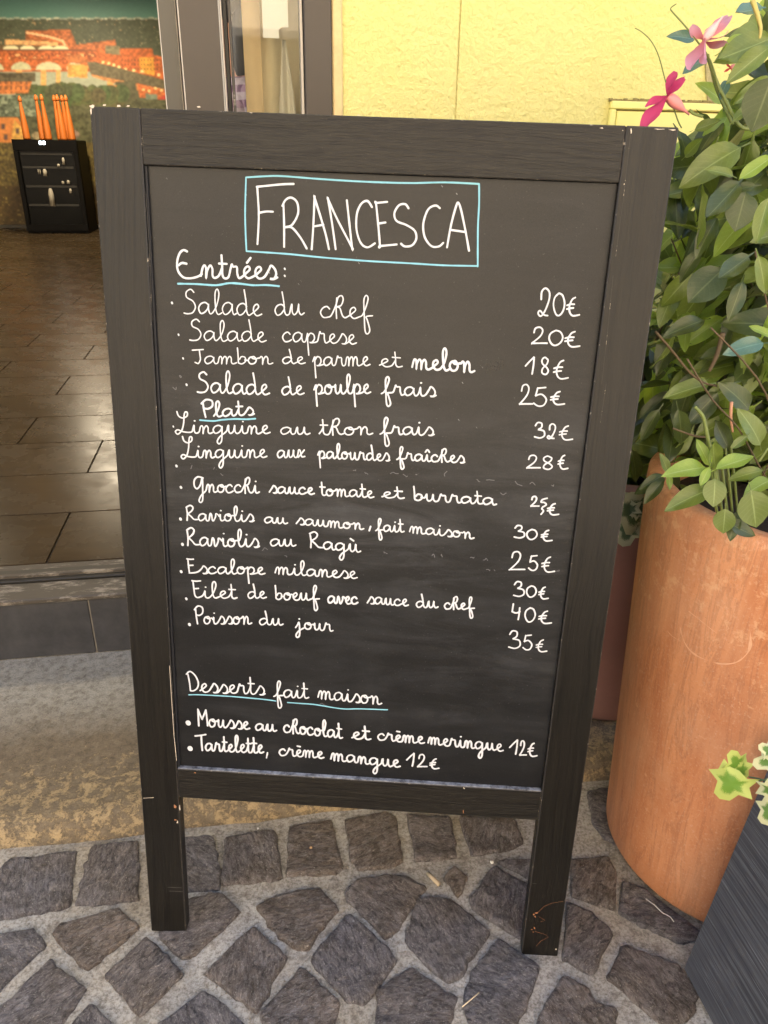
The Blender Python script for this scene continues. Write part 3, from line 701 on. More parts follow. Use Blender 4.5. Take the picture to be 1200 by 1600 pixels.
o = cloth('curtain', a1-.002, b1+.01, FL+.03, 2.5, .135, m_cur2, .004, .06, 1); tag(o, 'wider cream curtain behind the glass beside the yellow wall', 'curtain')
p0, p1 = fac(410, 30, .06)[0], fac(450, 30, .06)[0]; pz0 = fac(425, 60, .06)[1]
v, fq = boxdata(p0, p1, .058, .0595, pz0, pz0+.22); o = add('paper_sheet', mesh('paper_sheet', v, fq, m_paper), None, FM)
bm = bmesh.new(); bm.from_mesh(o.data)
bmesh.ops.bevel(bm, geom=[e for e in bm.edges if all(abs(q.co.x-p1) < 1e-5 and q.co.z < pz0+.01 for q in e.verts)], offset=.018, segments=5, affect='EDGES'); bm.to_mesh(o.data); bm.free()
tag(o, 'blank white sheet of paper hung behind the glass', 'paper')
q0, q1, q2 = fac(441, 60, .09)[0], fac(425, 150, .09)[0], fac(474, 150, .09)[0]; qz = fac(441, 62, .09)[1]
o = cloth('white_shirt', q1, q2, qz-.45, qz, .09, m_shirt, .004, .022, 2, lambda k: (q1+(q0-q1)*max(0, k*1.35-.35)**1.4, q2+(q0+.006-q2)*max(0, k*1.6-.6)**1.2)); tag(o, 'white shirt with small buttons hanging behind the glass', 'shirt')

# ------------------------------------------------------------------ person standing inside, behind the narrow pane
def person():
    X = FO+FW*(fac(372, 100, .75)[0])+FN*.75
    hz = fac(372, 103, .75)[1]                     # chin height
    root = empty('person', Matrix.Translation((X.x, X.y, FL+.003))@Matrix.Rotation(FA+R_(-70), 4, 'Z'))
    tag(root, 'person with long dark hair in a purple plaid shirt standing inside behind the glass', 'person')
    ch = hz-FL                                      # chin above floor
    k = ch/1.40
    J = {'pel': (0, 0, .88), 'wst': (0, .01, 1.02), 'chs': (0, 0, 1.20), 'sh': (0, .01, 1.32), 'nk': (0, 0, 1.40), 'hd': (0, -.02, 1.47), 'hd2': (0, -.02, 1.54), 'top': (0, 0, 1.60),
         'sl': (-.16, .01, 1.31), 'el': (-.21, 0, 1.05), 'wl': (-.17, -.14, .90), 'hl': (-.15, -.2, .87), 'sr': (.16, .01, 1.31), 'er': (.21, 0, 1.05), 'wr': (.17, -.14, .90), 'hr': (.15, -.2, .87),
         'hpl': (-.09, 0, .84), 'kl': (-.10, -.01, .47), 'al': (-.10, .02, .08), 'fl': (-.10, -.13, .03), 'hpr': (.09, 0, .84), 'kr': (.10, -.01, .47), 'ar': (.10, .02, .08), 'fr': (.10, -.13, .03)}
    rad = {'pel': .13, 'wst': .11, 'chs': .12, 'sh': .09, 'nk': .05, 'hd': .07, 'hd2': .085, 'top': .06, 'sl': .06, 'el': .042, 'wl': .028, 'hl': .03, 'sr': .06, 'er': .042, 'wr': .028, 'hr': .03,
           'hpl': .09, 'kl': .06, 'al': .04, 'fl': .03, 'hpr': .09, 'kr': .06, 'ar': .04, 'fr': .03}
    E = [('pel', 'wst'), ('wst', 'chs'), ('chs', 'sh'), ('sh', 'nk'), ('nk', 'hd'), ('hd', 'hd2'), ('hd2', 'top'), ('sh', 'sl'), ('sl', 'el'), ('el', 'wl'), ('wl', 'hl'), ('sh', 'sr'), ('sr', 'er'), ('er', 'wr'), ('wr', 'hr'),
         ('pel', 'hpl'), ('hpl', 'kl'), ('kl', 'al'), ('al', 'fl'), ('pel', 'hpr'), ('hpr', 'kr'), ('kr', 'ar'), ('ar', 'fr')]
    names = list(J)
    a = M('person_cloth_and_skin', .7); s = a.node('ShaderNodeSeparateXYZ'); a.link(a.co, s.inputs[0])
    chk = a.node('ShaderNodeTexWave', wave_type='BANDS', bands_direction='Z'); chk.inputs['Scale'].default_value = 9; a.link(a.co, chk.inputs[0])
    chx = a.node('ShaderNodeTexWave', wave_type='BANDS', bands_direction='X'); chx.inputs['Scale'].default_value = 9; a.link(a.co, chx.inputs[0])
    pl = a.mix(a.ramp(chk.outputs['Fac'], [(.4, 0), (.6, .7)]), a.mix(a.ramp(chx.outputs['Fac'], [(.4, 0), (.6, 1)]), (.16, .08, .14), (.34, .22, .30)), (.55, .48, .5))
    zsk = a.node('ShaderNodeMath', operation='GREATER_THAN'); a.link(s.outputs[2], zsk.inputs[0]); zsk.inputs[1].default_value = 1.36*k
    a.color(a.mix(zsk.outputs[0], pl, (.60, .33, .22)))
    me = bpy.data.meshes.new('body'); me.from_pydata([tuple(c*k for c in J[n]) for n in names], [(names.index(p), names.index(q)) for p, q in E], []); me.materials.append(a.m)
    o = add('body', me, root); o.modifiers.new('skin', 'SKIN'); ly = me.skin_vertices[0].data if me.skin_vertices else None
    if ly:
        for i, n in enumerate(names): ly[i].radius = (rad[n]*k, rad[n]*k*.8); ly[i].use_root = (n == 'pel')
    ss = o.modifiers.new('sub', 'SUBSURF'); ss.levels = 2; ss.render_levels = 2
    def blob(name, c, r3, mat, par=root):
        bm = bmesh.new(); bmesh.ops.create_icosphere(bm, subdivisions=3, radius=1)
        for q in bm.verts: q.co = Vector((c[0]+q.co.x*r3[0], c[1]+q.co.y*r3[1], c[2]+q.co.z*r3[2]))*k
        m2 = bpy.data.meshes.new(name); bm.to_mesh(m2); bm.free(); m2.materials.append(mat); m2.polygons.foreach_set('use_smooth', [True]*len(m2.polygons)); return add(name, m2, par)
    hair = simple('dark_hair', (.012, .009, .007), .5, .4, 80); lip = simple('lips', (.35, .06, .05), .5)
    blob('hair', (0, .02, 1.555), (.10, .105, .11), hair); blob('hair', (-.075, .02, 1.45), (.035, .07, .14), hair); blob('hair', (.075, .02, 1.45), (.035, .07, .14), hair)
    blob('lips', (0, -.098, 1.445), (.022, .008, .008), lip); blob('nose', (0, -.105, 1.48), (.012, .014, .022), simple('nose_skin', (.6, .33, .22), .6))
    eye = simple('eye', (.03, .02, .02), .2); blob('eye', (-.03, -.092, 1.515), (.012, .006, .006), eye); blob('eye', (.03, -.092, 1.515), (.012, .006, .006), eye)
person()

# ------------------------------------------------------------------ meter box on the yellow wall
mbx = empty('meter_box', FM); tag(mbx, 'yellow painted meter box door set in the wall behind the flowers', 'meter box')
zt = fac(959, 158)[1]; s0 = fac(950, 180)[0]; s1 = s0+.30; z0 = zt-.42
m_box = simple('yellow_painted_metal', (.84, .77, .26), .5, .06, 10)
m_grim = simple('grimy_edge', (.28, .22, .08), .9, .5, 80, .6)
box('box_frame', (s0, s1, -.012, .0, zt-.014, zt), m_box, mbx, .002); box('box_frame', (s0, s1, -.012, .0, z0, z0+.014), m_box, mbx, .002)
box('box_frame', (s0, s0+.012, -.012, .0, z0+.0145, zt-.0145), m_box, mbx, .002); box('box_frame', (s1-.012, s1, -.012, .0, z0+.0145, zt-.0145), m_box, mbx, .002)
box('box_door', (s0+.0145, s1-.0145, -.009, -.002, z0+.0165, zt-.0175), m_box, mbx, .0015)
box('dark_gap', (s0+.005, s1-.005, -.0035, -.0008, z0+.005, zt-.005), m_grim, mbx)
mb = MB()
for i in range(60):
    s = s0-.003+i*(s1-s0+.006)/60; mb.box(s, s+.0055, -.010+random.random()*.003, .001, zt+.0003, zt+.002+random.random()*.004)
mb.build('grime_ridge', m_grim, mbx)
pp = [fac(x, y, -.003) for x, y in ((1102, 95), (1106, 160), (1130, 163), (1128, 148), (1115, 120))]
v = [(s, -.004, z) for s, z in pp]+[(s, .001, z) for s, z in pp]; n = len(pp)
add('plaster_patch', mesh('plaster_patch', v, [tuple(range(n))]+[(i, (i+1) % n, n+(i+1) % n, n+i) for i in range(n)], m_patch), bld)

# ------------------------------------------------------------------ chalkboard sign
BO = Vector((-.0387951, .82127186, -.001)); BW = Vector((-.11377719, .02075242, -.04194174))
BR = Matrix.Rotation(BW.length, 4, BW.normalized())
BM = Matrix.Translation(BO)@BR; BI = BM.inverted()
sign = empty('chalkboard_sign', BM); tag(sign, 'black wooden pavement chalkboard with white handwritten French menu', 'sign')
RC = .0085
def bl(px, py, d=0.0):                    # pixel -> local (x, z) on the board at recess depth d
    c = BI@CAM; r = (BI.to_3x3()@ray(px, py)); k = (d-c.y)/r.y; X = c+r*k; return X.x, X.z
TH = .022
def leafparts(parent, mirror=False):
    box('stile', (-.3275, -.2705, 0, TH, 0, 1.2), m_woodv, parent, .0013, mat2=m_edge)
    box('stile', (.2705, .3275, 0, TH, 0, 1.2), m_woodv, parent, .0013, mat2=m_edge)
    box('top_rail', (-.2702, .2702, .0004, TH, 1.142, 1.2), m_woodh, parent, .0011, mat2=m_edge)
    box('bottom_rail', (-.2702, .2702, .0006, TH, .266, .318), m_woodh, parent, .0011, mat2=m_edge)
leafparts(sign)
pv, pf = boxdata(-.2702, .2702, RC, RC+.006, .3185, 1.1415)
panel = add('chalk_panel', mesh('chalk_panel', pv, pf, m_board), sign)
box('chalk_ledge', (-.2695, .2695, .0012, RC-.0004, .318, .3188), m_ledge, sign)
box('panel_shadow_strip', (-.2702, -.2675, RC-.0035, RC-.0003, .319, 1.1413), simple('blue_black_shadow_gap', (.006, .007, .012), .6), sign)  # solid dark strip painted as the shadow along the left panel edge
back = empty('back_leaf', Matrix.Translation((.012, TH*2+.002, 1.196))@Matrix.Rotation(R_(13.2), 4, 'X')@Matrix.Translation((0, 0, -1.196)), sign)
# back leaf pieces sit under the sign directly (leaf > pieces)
leafparts(back)
box('back_panel', (-.2702, .2702, RC, RC+.006, .3185, 1.1415), m_board, back)
m_hinge = simple('steel_hinge', (.4, .4, .4), .4, metal=1)
for x in (-.2, .2):
    mb = MB(); mb.box(x-.02, x+.02, TH+.0003, TH+.002, 1.16, 1.2); tube(mb, [(x-.02, TH+.004, 1.199), (x+.02, TH+.004, 1.199)], .0035, 8); mb.build('hinge', m_hinge, sign)

# stroke ribbons
_cnt = [0]
def ribbon(mb, pts, wd, base=.0004):
    """pts in local (x, z) on the panel; closed-looking round ended flat stroke"""
    P2 = [Vector(p) for p in pts]; Q = [P2[0]]
    for p in P2[1:]:
        if (p-Q[-1]).length > .0004: Q.append(p)
    if len(Q) == 1: Q.append(Q[0]+Vector((.0005, 0)))
    n = len(Q); v = []; f = []; _cnt[0] = 0
    y0 = RC-base
    def cap(c, d, h, yy):
        k0 = len(v); v.append((c.x, yy, c.y)); a0 = math.atan2(d.y, d.x)
        for k in range(7):
            a = a0-math.pi/2+math.pi*k/6; v.append((c.x+math.cos(a)*h, yy, c.y+math.sin(a)*h))
        for k in range(6): f.append((k0, k0+1+k, k0+2+k))
    ws = [wd*.315*(1+.16*mnoise.noise(Vector((q.x*70, q.y*70, wd*100)))+.14*mnoise.noise(Vector((q.x*420, q.y*420, 5)))) for q in Q]
    cap(Q[0], Q[0]-Q[1], ws[0], y0)
    k0 = len(v)
    for i, q in enumerate(Q):
        t = (Q[min(i+1, n-1)]-Q[max(i-1, 0)])
        if t.length < 1e-7: t = Vector((1, 0))
        t.normalize(); nn = Vector((-t.y, t.x)); yy = y0-i*1.3e-6
        v.append((q.x+nn.x*ws[i], yy, q.y+nn.y*ws[i])); v.append((q.x-nn.x*ws[i], yy, q.y-nn.y*ws[i]))
    for i in range(n-1): a = k0+2*i; f.append((a, a+1, a+3, a+2))
    cap(Q[-1], Q[-1]-Q[-2], ws[-1], y0-n*1.3e-6-2e-6)
    mb.add(v, f)
def pxstroke(mb, pts, wd, smooth=5, base=.0004):
    if len(pts) > 2 and smooth: pts = crom(pts, smooth)
    ribbon(mb, [bl(x, y, RC) for x, y in pts], wd, base)

G = {}
def g(ch, adv, *st, new=False, top=False): G[ch] = (adv, st, new, top)
bowl = [(.95, .80), (.65, 1.0), (.25, .86), (.05, .45), (.25, .03), (.6, .13), (.9, .5), (.97, .92)]
g('a', 1.35, bowl+[(.97, .4), (1.12, .03), (1.38, .15)], new=True)
g('c', 1.08, [(.82, .78), (.58, 1.0), (.22, .82), (.05, .42), (.28, .02), (.65, .03), (.97, .22)], new=True)
g('d', 1.4, [(.95, .75), (.65, .98), (.25, .85), (.05, .45), (.25, .03), (.6, .12), (.92, .5)], [(.72, 2.1), (.88, 1.2), (.96, .35), (1.15, .02), (1.42, .15)], new=True)
g('e', .95, [(.0, .15), (.35, .42), (.66, .75), (.52, 1.0), (.24, .8), (.2, .35), (.5, .0), (.95, .15)])
g('f', 1.15, [(.0, .05), (.3, .3), (.62, 1.1), (.78, 1.8), (.6, 2.05), (.42, 1.6), (.45, .3), (.52, -1.1), (.72, -1.4), (.92, -1.05), (.72, -.2), (.62, .15), (1.15, .25)])
g('g', 1.4, bowl+[(.97, .0), (.93, -.9), (.68, -1.3), (.48, -1.0), (.75, -.4), (1.42, .25)], new=True)
g('h', 1.3, [(.0, .1), (.28, 1.1), (.48, 1.8), (.78, 1.95), (.9, 1.6), (.72, 1.1), (.38, .95), (.62, .85), (.82, .25), (1.05, .02), (1.32, .15)], [(.36, 1.75), (.30, .9), (.34, -.08)])
g('i', .8, [(.0, .12), (.2, .6), (.3, 1.0), (.32, .3), (.5, .0), (.82, .15)], [(.34, 1.5), (.36, 1.52)])
g('j', 1.1, [(.0, .12), (.25, .6), (.42, 1.0), (.5, .1), (.48, -1.05), (.2, -1.35), (.05, -1.0), (.4, -.35), (1.1, .2)], [(.44, 1.5), (.46, 1.52)])
g('l', .85, [(.0, .12), (.38, .8), (.58, 1.7), (.42, 2.15), (.22, 1.75), (.28, .5), (.5, .0), (.87, .15)])
g('m', 1.9, [(.0, .15), (.15, .8), (.3, 1.0), (.42, .75), (.42, .0), (.42, .0), (.5, .6), (.72, 1.0), (.9, .75), (.9, .0), (.9, .0), (.98, .6), (1.2, 1.0), (1.38, .75), (1.4, .2), (1.58, .0), (1.92, .15)])
g('n', 1.45, [(.0, .15), (.15, .8), (.3, 1.0), (.44, .75), (.44, .0), (.44, .0), (.54, .6), (.78, 1.0), (.97, .72), (.98, .2), (1.16, .0), (1.47, .15)])
g('o', 1.05, [(.55, .98), (.2, .85), (.05, .42), (.28, .02), (.68, .1), (.85, .55), (.62, .98), (.42, .8), (.7, .68), (1.07, .78)], new=True, top=True)
g('p', 1.2, [(-.02, .45), (.22, 1.0), (.22, .2), (.34, -1.35)], [(.24, .6), (.5, 1.0), (.85, .85), (.92, .4), (.65, .02), (.4, .03), (.7, .0), (1.22, .15)])
g('r', 1.15, [(.0, .12), (.2, .8), (.3, 1.15), (.4, .95), (.72, .92), (.76, .4), (.9, .02), (1.17, .12)])
g('s', 1.05, [(.0, .1), (.35, .7), (.55, 1.05), (.85, .8), (.98, .4), (.8, .02), (.45, .0), (.8, -.02), (1.07, .12)])
g('z', 1.2, [(.0, .1), (.35, .7), (.55, 1.0), (.85, .75), (.9, .3), (.6, .0), (.4, .15), (.8, .5), (1.2, .3)])
g('t', .85, [(.0, .12), (.2, .5), (.34, .9)], [(.28, 1.9), (.34, 1.0), (.36, .3), (.55, .0), (.87, .12)], [(.08, 1.22), (.72, 1.2)])
g('u', 1.4, [(.0, .15), (.15, .7), (.26, 1.0), (.28, .3), (.48, .0), (.78, .3), (.9, 1.0), (.92, .35), (1.12, .0), (1.42, .15)])
g('v', 1.15, [(.0, .5), (.18, 1.0), (.35, .8), (.45, .1), (.6, .0), (.85, .55), (.9, 1.0), (1.17, .85)], top=True)
g('x', 1.0, [(.0, .3), (.2, .95), (.42, .8), (.6, .1), (1.02, .1)], [(.95, .95), (.55, .45), (.12, .0)])
g('b', 1.15, [(.1, 2.05), (.16, 1.2), (.2, .15), (.2, .15), (.55, .0), (.92, .35), (.85, .85), (.5, .92), (.32, .6)], [(.85, .5), (1.17, .45)], new=True, top=True)
g('S', 1.35, [(.95, 1.85), (.65, 2.1), (.25, 1.85), (.3, 1.4), (.85, 1.1), (1.1, .6), (.85, .12), (.4, .0), (.05, .05)], new=True)
g('J', 1.05, [(-.15, 1.75), (.95, 1.85)], [(.55, 1.8), (.62, 1.1), (.66, .5), (.45, .0), (.12, .15)], new=True)
g('L', 1.0, [(-.5, 2.7), (-.32, 2.15), (.12, 1.9), (.55, 2.15), (.58, 2.6), (.36, 2.65), (.25, 2.2), (.2, 1.2), (.0, .3), (-.4, -.15), (-.65, .15), (-.4, .4), (.2, .15), (1.0, .12)], new=True)
g('G', 1.6, [(1.25, 1.9), (.6, 2.05), (.15, 1.6), (.15, .8), (.5, .45), (.9, .95), (1.15, 1.9), (1.2, .5), (1.2, -1.0), (.95, -1.4), (.75, -1.1), (1.05, -.4), (1.6, .2)], new=True)
g('R', 1.5, [(.05, 1.75), (.15, .9), (.12, .0)], [(.0, 1.9), (.5, 2.2), (.85, 1.9), (.7, 1.4), (.2, .95), (.2, .95), (.6, .6), (1.0, .15), (1.5, .15)], new=True)
g('E', 1.35, [(.75, 2.0), (.4, 1.98), (.0, 2.05)], [(.12, 2.0), (.2, 1.0), (.3, .05), (.3, .05), (.9, .1), (1.35, .3)], [(.2, 1.1), (.7, 1.15)], new=True)
g('F', 1.0, [(.85, 2.2), (.4, 2.15), (.0, 2.2)], [(.1, 2.18), (.2, 1.1), (.3, .3), (.55, .0), (1.0, .2)], [(.2, 1.15), (.65, 1.2)], new=True)
g('P', 1.25, [(.15, 1.9), (.25, 1.0), (.42, .0)], [(.0, 1.9), (.45, 2.4), (1.05, 2.2), (1.1, 1.5), (.7, 1.15), (.3, 1.2)], new=True)
g('D', 1.45, [(.12, 2.0), (.3, 1.0), (.4, .1), (.4, .1)], [(-.05, 2.0), (.35, 2.35), (.9, 1.9), (1.25, 1.1), (1.15, .45), (.75, .1), (.4, .08)], new=True)
g('M', 1.5, [(.15, .0), (.1, 1.0), (.05, 2.1), (.05, 2.1), (.35, 1.4), (.6, .9), (.6, .9), (.85, 1.5), (1.1, 2.1), (1.1, 2.1), (1.25, 1.0), (1.35, .1)], new=True)
g('T', .95, [(-.55, 1.85), (.2, 1.95), (1.0, 2.1)], [(.35, 1.95), (.4, 1.0), (.5, .02)], new=True)
ACC = {'é': ('e', [(.42, 1.3), (.72, 1.7)]), 'è': ('e', [(.25, 1.55), (.62, 1.5)]), 'ù': ('u', [(.3, 1.7), (.65, 1.45)]), 'î': ('i', [(.08, 1.35), (.34, 1.7), (.6, 1.35)]), 'ê': ('e', [(.2, 1.5), (.62, 1.55)])}
def word(txt, x0, y0, x1, y1, xh, wd=.0031, bend=None, yscale=1.0):
    tot = 0
    for ch in txt: tot += G[ACC[ch][0] if ch in ACC else ch][0]
    sx = (x1-x0)/tot; strokes = []; cur = None; pen = 0; top = False; rr = random.Random(txt+str(x0))
    for ch in txt:
        acc = None; b = ch
        if ch in ACC: b, acc = ACC[ch]
        adv, st, new, tp = G[b]
        dy = (rr.random()-.5)*.06; sq = 1+(rr.random()-.5)*.08
        for k, s in enumerate(st):
            pts = [(pen+px, (py+dy)*(sq if abs(py) > .3 else 1)) for px, py in s]
            if k == 0 and not new and cur is not None:
                if top: pts = pts[1:]
                cur += pts if top else pts[1:] if abs(cur[-1][0]-pts[0][0]) < .12 else pts
            else:
                if cur: strokes.append(cur)
                cur = pts
            if k == 0 and len(st) > 1 and b in 'dtphb':      # the exit comes from the second stroke
                pass
        if b == 'i' or b == 'j':
            strokes.append(cur); cur = None
            # swap: the dot is the last stroke, the body keeps joining
            body = strokes[-2] if len(strokes) > 1 else None
            dot = strokes.pop(); body = strokes.pop() if strokes else None
            if acc is None: strokes.append(dot)
            cur = body
        elif b == 't':
            bar = cur; body = strokes.pop(); strokes.append(bar); cur = body
        elif b == 'h':
            stem = cur; body = strokes.pop(); strokes.append(stem); cur = body
        elif b in 'JEFPDT' :
            strokes.append(cur); cur = None
            if b in 'EF': bar = strokes.pop(); body = strokes.pop(); strokes.append(bar); cur = body
        if len(txt) > 1 and ch == 't' and pen == 0 and txt != 'thon': strokes = strokes[1:] if strokes else strokes
        if acc: strokes.append([(pen+px, py) for px, py in acc])
        pen += adv; top = tp
    if cur: strokes.append(cur)
    mb = MB()
    for s in strokes:
        if not s: continue
        out = []
        for px, py in s:
            u = px/tot; X = x0+px*sx; Yb = y0+(y1-y0)*u
            out.append((X, Yb-py*xh*yscale))
        pxstroke(mb, out, wd)
    return mb.build('written_word', m_chalk, panel)
WORDS = [
 ('ntrées', 314, 434, 433, 436, 19, .0040), ('Salade', 287, 489.5, 409, 493.5, 18.5, .0025), ('du', 429, 492.5, 475, 492, 17.5, .0025), ('chef', 500, 495.5, 582, 498, 17, .0025),
 ('Salade', 296, 532, 416, 534, 15.5, .0025), ('caprese', 441, 533.5, 557, 537.5, 15, .0025),
 ('Jambon', 303, 568, 426, 568.5, 11.8, .0025), ('de', 441, 568, 477, 568, 11, .0025), ('parme', 489, 571, 578, 571.5, 13.5, .0027), ('et', 593, 572, 628, 574, 12, .0025), ('melon', 644, 575.5, 741, 581.5, 15.5, .0040),
 ('Salade', 308, 613, 421, 617, 15.5, .0033), ('de', 440, 617, 475, 616, 13.5, .0032), ('poulpe', 491, 615, 579, 615, 14.5, .0034), ('frais', 596, 616, 681, 619.5, 13.5, .0034),
 ('Plats', 315, 652, 397, 648, 11.5, .0036),
 ('Linguine', 284, 676.5, 422, 677.5, 12.5, .0029), ('au', 438, 678.5, 484, 678.5, 11.2, .0029), ('thon', 499, 679, 582, 679, 12.5, .003), ('frais', 594, 678.5, 678, 680, 12.5, .0033),
 ('Linguine', 292, 715, 417, 714.5, 12, .0031), ('aux', 433, 715, 476, 714.5, 11.5, .0031), ('palourdes', 497, 715.5, 609, 720, 11, .0032), ('fraîches', 620, 718.5, 726, 723, 10.5, .0033),
 ('Gnocchi', 302, 768.5, 405, 770, 12, .0033), ('sauce', 421, 769.8, 491, 772.5, 10.5, .0033), ('tomate', 499, 773.5, 584, 777.5, 10.5, .0033), ('et', 597, 777.5, 631, 779, 9.5, .0033), ('burrata', 645, 781, 775, 789, 10.5, .0034),
 ('Raviolis', 291, 813, 397, 814.5, 11, .0032), ('au', 413, 817, 449, 818, 9, .0032), ('saumon', 463, 818.8, 568, 827.3, 9.5, .0033), ('fait', 587, 829.3, 631, 831.5, 10, .0033), ('maison', 640, 832.3, 740, 841.5, 10, .0033),
 ('Raviolis', 292, 852, 405, 854.5, 12.8, .0035), ('au', 422, 853.3, 462, 853.3, 11, .0034), ('Ragù', 484, 855.5, 563, 863, 11.8, .0035),
 ('Escalope', 292, 895.6, 414, 897, 10.8, .0033), ('milanese', 430, 896.5, 558, 904, 10.8, .0033),
 ('Filet', 300, 933.5, 370, 935, 11.5, .0034), ('de', 387, 934.5, 416, 934.5, 10.5, .0034), ('boeuf', 429, 936.5, 499, 938, 11, .0034), ('avec', 512, 941.5, 560, 944, 11, .0040), ('sauce', 574, 943, 638, 946.5, 10.2, .0034), ('du', 650, 948.5, 684, 949.5, 9.8, .0035), ('chef', 694, 951, 741, 952.5, 9.8, .0034),
 ('Poisson', 304, 974.2, 393, 974.7, 11.5, .0034), ('du', 405, 976.3, 442, 976.3, 10.3, .0034), ('jour', 462, 981.5, 520, 986, 10.5, .0034),
 ('Desserts', 292, 1080, 414, 1085, 13, .0036), ('fait', 428, 1088.3, 482, 1091.3, 12.3, .0036), ('maison', 497, 1091, 596, 1100.5, 12.3, .0036),
 ('Mousse', 309, 1133.5, 390, 1139.5, 11.8, .0042), ('au', 399, 1141, 432, 1142.3, 10.5, .0042), ('chocolat', 443, 1143.7, 535, 1153.5, 11.8, .0042), ('et', 550, 1154, 579, 1155.5, 10.8, .0042), ('crème', 590, 1156, 663, 1161.5, 10.2, .0042), ('meringue', 669, 1162, 786, 1173.5, 10.8, .0042),
 ('Tartelette', 311, 1172, 412, 1176.5, 12, .0042), ('crème', 436, 1180, 506, 1184.5, 10.5, .0042), ('mangue', 517, 1187, 625, 1199, 11, .0042),
]
for wd in WORDS: word(*wd)
def cropstrokes(name, sc, ox, oy, strokes, wd, mat=m_chalk, smooth=5):
    mb = MB()
    for s in strokes: pxstroke(mb, [(ox+x/sc, oy+y/sc) for x, y in s], wd, smooth)
    return mb.build(name, mat, panel)
T = (2.857, 360, 250)
TITLE = [[[(282, 107), (240, 108), (195, 112), (118, 120)], [(120, 120), (124, 180), (127, 240), (125, 310), (121, 375)], [(128, 236), (160, 230), (190, 231)]],
 [[(237, 195), (240, 290), (240, 388)], [(232, 205), (247, 178), (272, 168), (298, 190), (302, 240), (275, 290), (245, 300), (245, 300), (275, 302), (312, 345), (341, 395)]],
 [[(363, 398), (370, 300), (376, 170), (376, 170), (400, 245), (425, 330), (440, 398)], [(376, 296), (415, 289)]],
 [[(470, 398), (455, 290), (437, 178), (437, 178), (480, 270), (543, 390), (543, 390), (532, 290), (520, 180)]],
 [[(632, 210), (612, 183), (585, 195), (565, 240), (563, 310), (582, 370), (612, 390), (645, 372)]],
 [[(700, 187), (650, 192), (650, 192), (660, 290), (668, 384), (668, 384), (742, 377)], [(664, 283), (692, 279)]],
 [[(795, 215), (780, 197), (752, 203), (732, 238), (742, 272), (785, 290), (822, 315), (830, 350), (812, 380), (780, 386), (762, 374)]],
 [[(935, 215), (915, 203), (882, 222), (861, 285), (868, 345), (897, 384), (930, 386), (950, 370)]],
 [[(967, 390), (985, 290), (1008, 205), (1018, 192), (1030, 225), (1050, 320), (1065, 405)], [(983, 312), (1045, 321)]]]
for L in TITLE: cropstrokes('written_letter', *T, L, .0037)
cropstrokes('title_box_line', *T, [[(70, 78), (150, 73), (230, 72), (400, 85), (600, 97), (800, 103), (960, 100), (1110, 107)], [(1110, 107), (1110, 200), (1105, 300), (1104, 475)], [(1104, 473), (950, 470), (800, 461), (600, 450), (400, 434), (250, 419), (72, 407)], [(72, 407), (66, 250), (70, 78)]], .0031, m_blue)
E1 = (3.4286, 250, 380)
cropstrokes('written_letter', *E1, [[(145, 44), (125, 37), (104, 58), (92, 105), (98, 150), (125, 182), (160, 188), (200, 180), (225, 165)], [(100, 118), (118, 106), (142, 110)]], .0040)
cropstrokes('underline', *E1, [[(97, 217), (200, 219), (300, 225), (370, 214), (430, 217), (500, 225), (570, 224), (638, 230)]], .0036, m_blue)
cropstrokes('underline', 4.4444, 250, 520, [[(278, 606), (370, 612), (430, 604), (520, 598), (600, 600), (662, 596)]], .0034, m_blue)
cropstrokes('underline', 3.4286, 270, 1030, [[(87, 190), (150, 190), (300, 198), (420, 208), (500, 216), (552, 223)]], .003, m_blue)
cropstrokes('underline', 3.4286, 270, 1030, [[(615, 231), (680, 236), (760, 242), (870, 260), (930, 266), (1000, 265), (1150, 270)]], .003, m_blue)
DOTS = [(268.7, 473.3, 4.2), (278.9, 523, 3.6), (286, 560, 3.6), (291.4, 601, 4), (270.7, 666.3, 2.6), (275.6, 728, 4.4), (282.6, 761.3, 4.4), (282, 811, 5), (285, 850.5, 5), (283, 893, 4.6), (291, 935.5, 4.4), (296, 975.7, 4.8), (294, 1129.5, 8.5), (297, 1169.4, 8), (444.8, 420, 3.8), (444.8, 431, 3.8)]
for x, y, d in DOTS:
    mb = MB(); s = .00078*(1+(y-450)/1500); pxstroke(mb, [(x, y-.6), (x+.5, y+.6)], d*1.15*s, 0); mb.build('chalk_dot', m_chalk, panel)
mb = MB(); pxstroke(mb, [(579, 822.5), (577, 829)], .0036, 0); mb.build('written_comma', m_chalk, panel)
mb = MB(); pxstroke(mb, [(418, 1176), (416.5, 1184)], .0036, 0); mb.build('written_comma', m_chalk, panel)
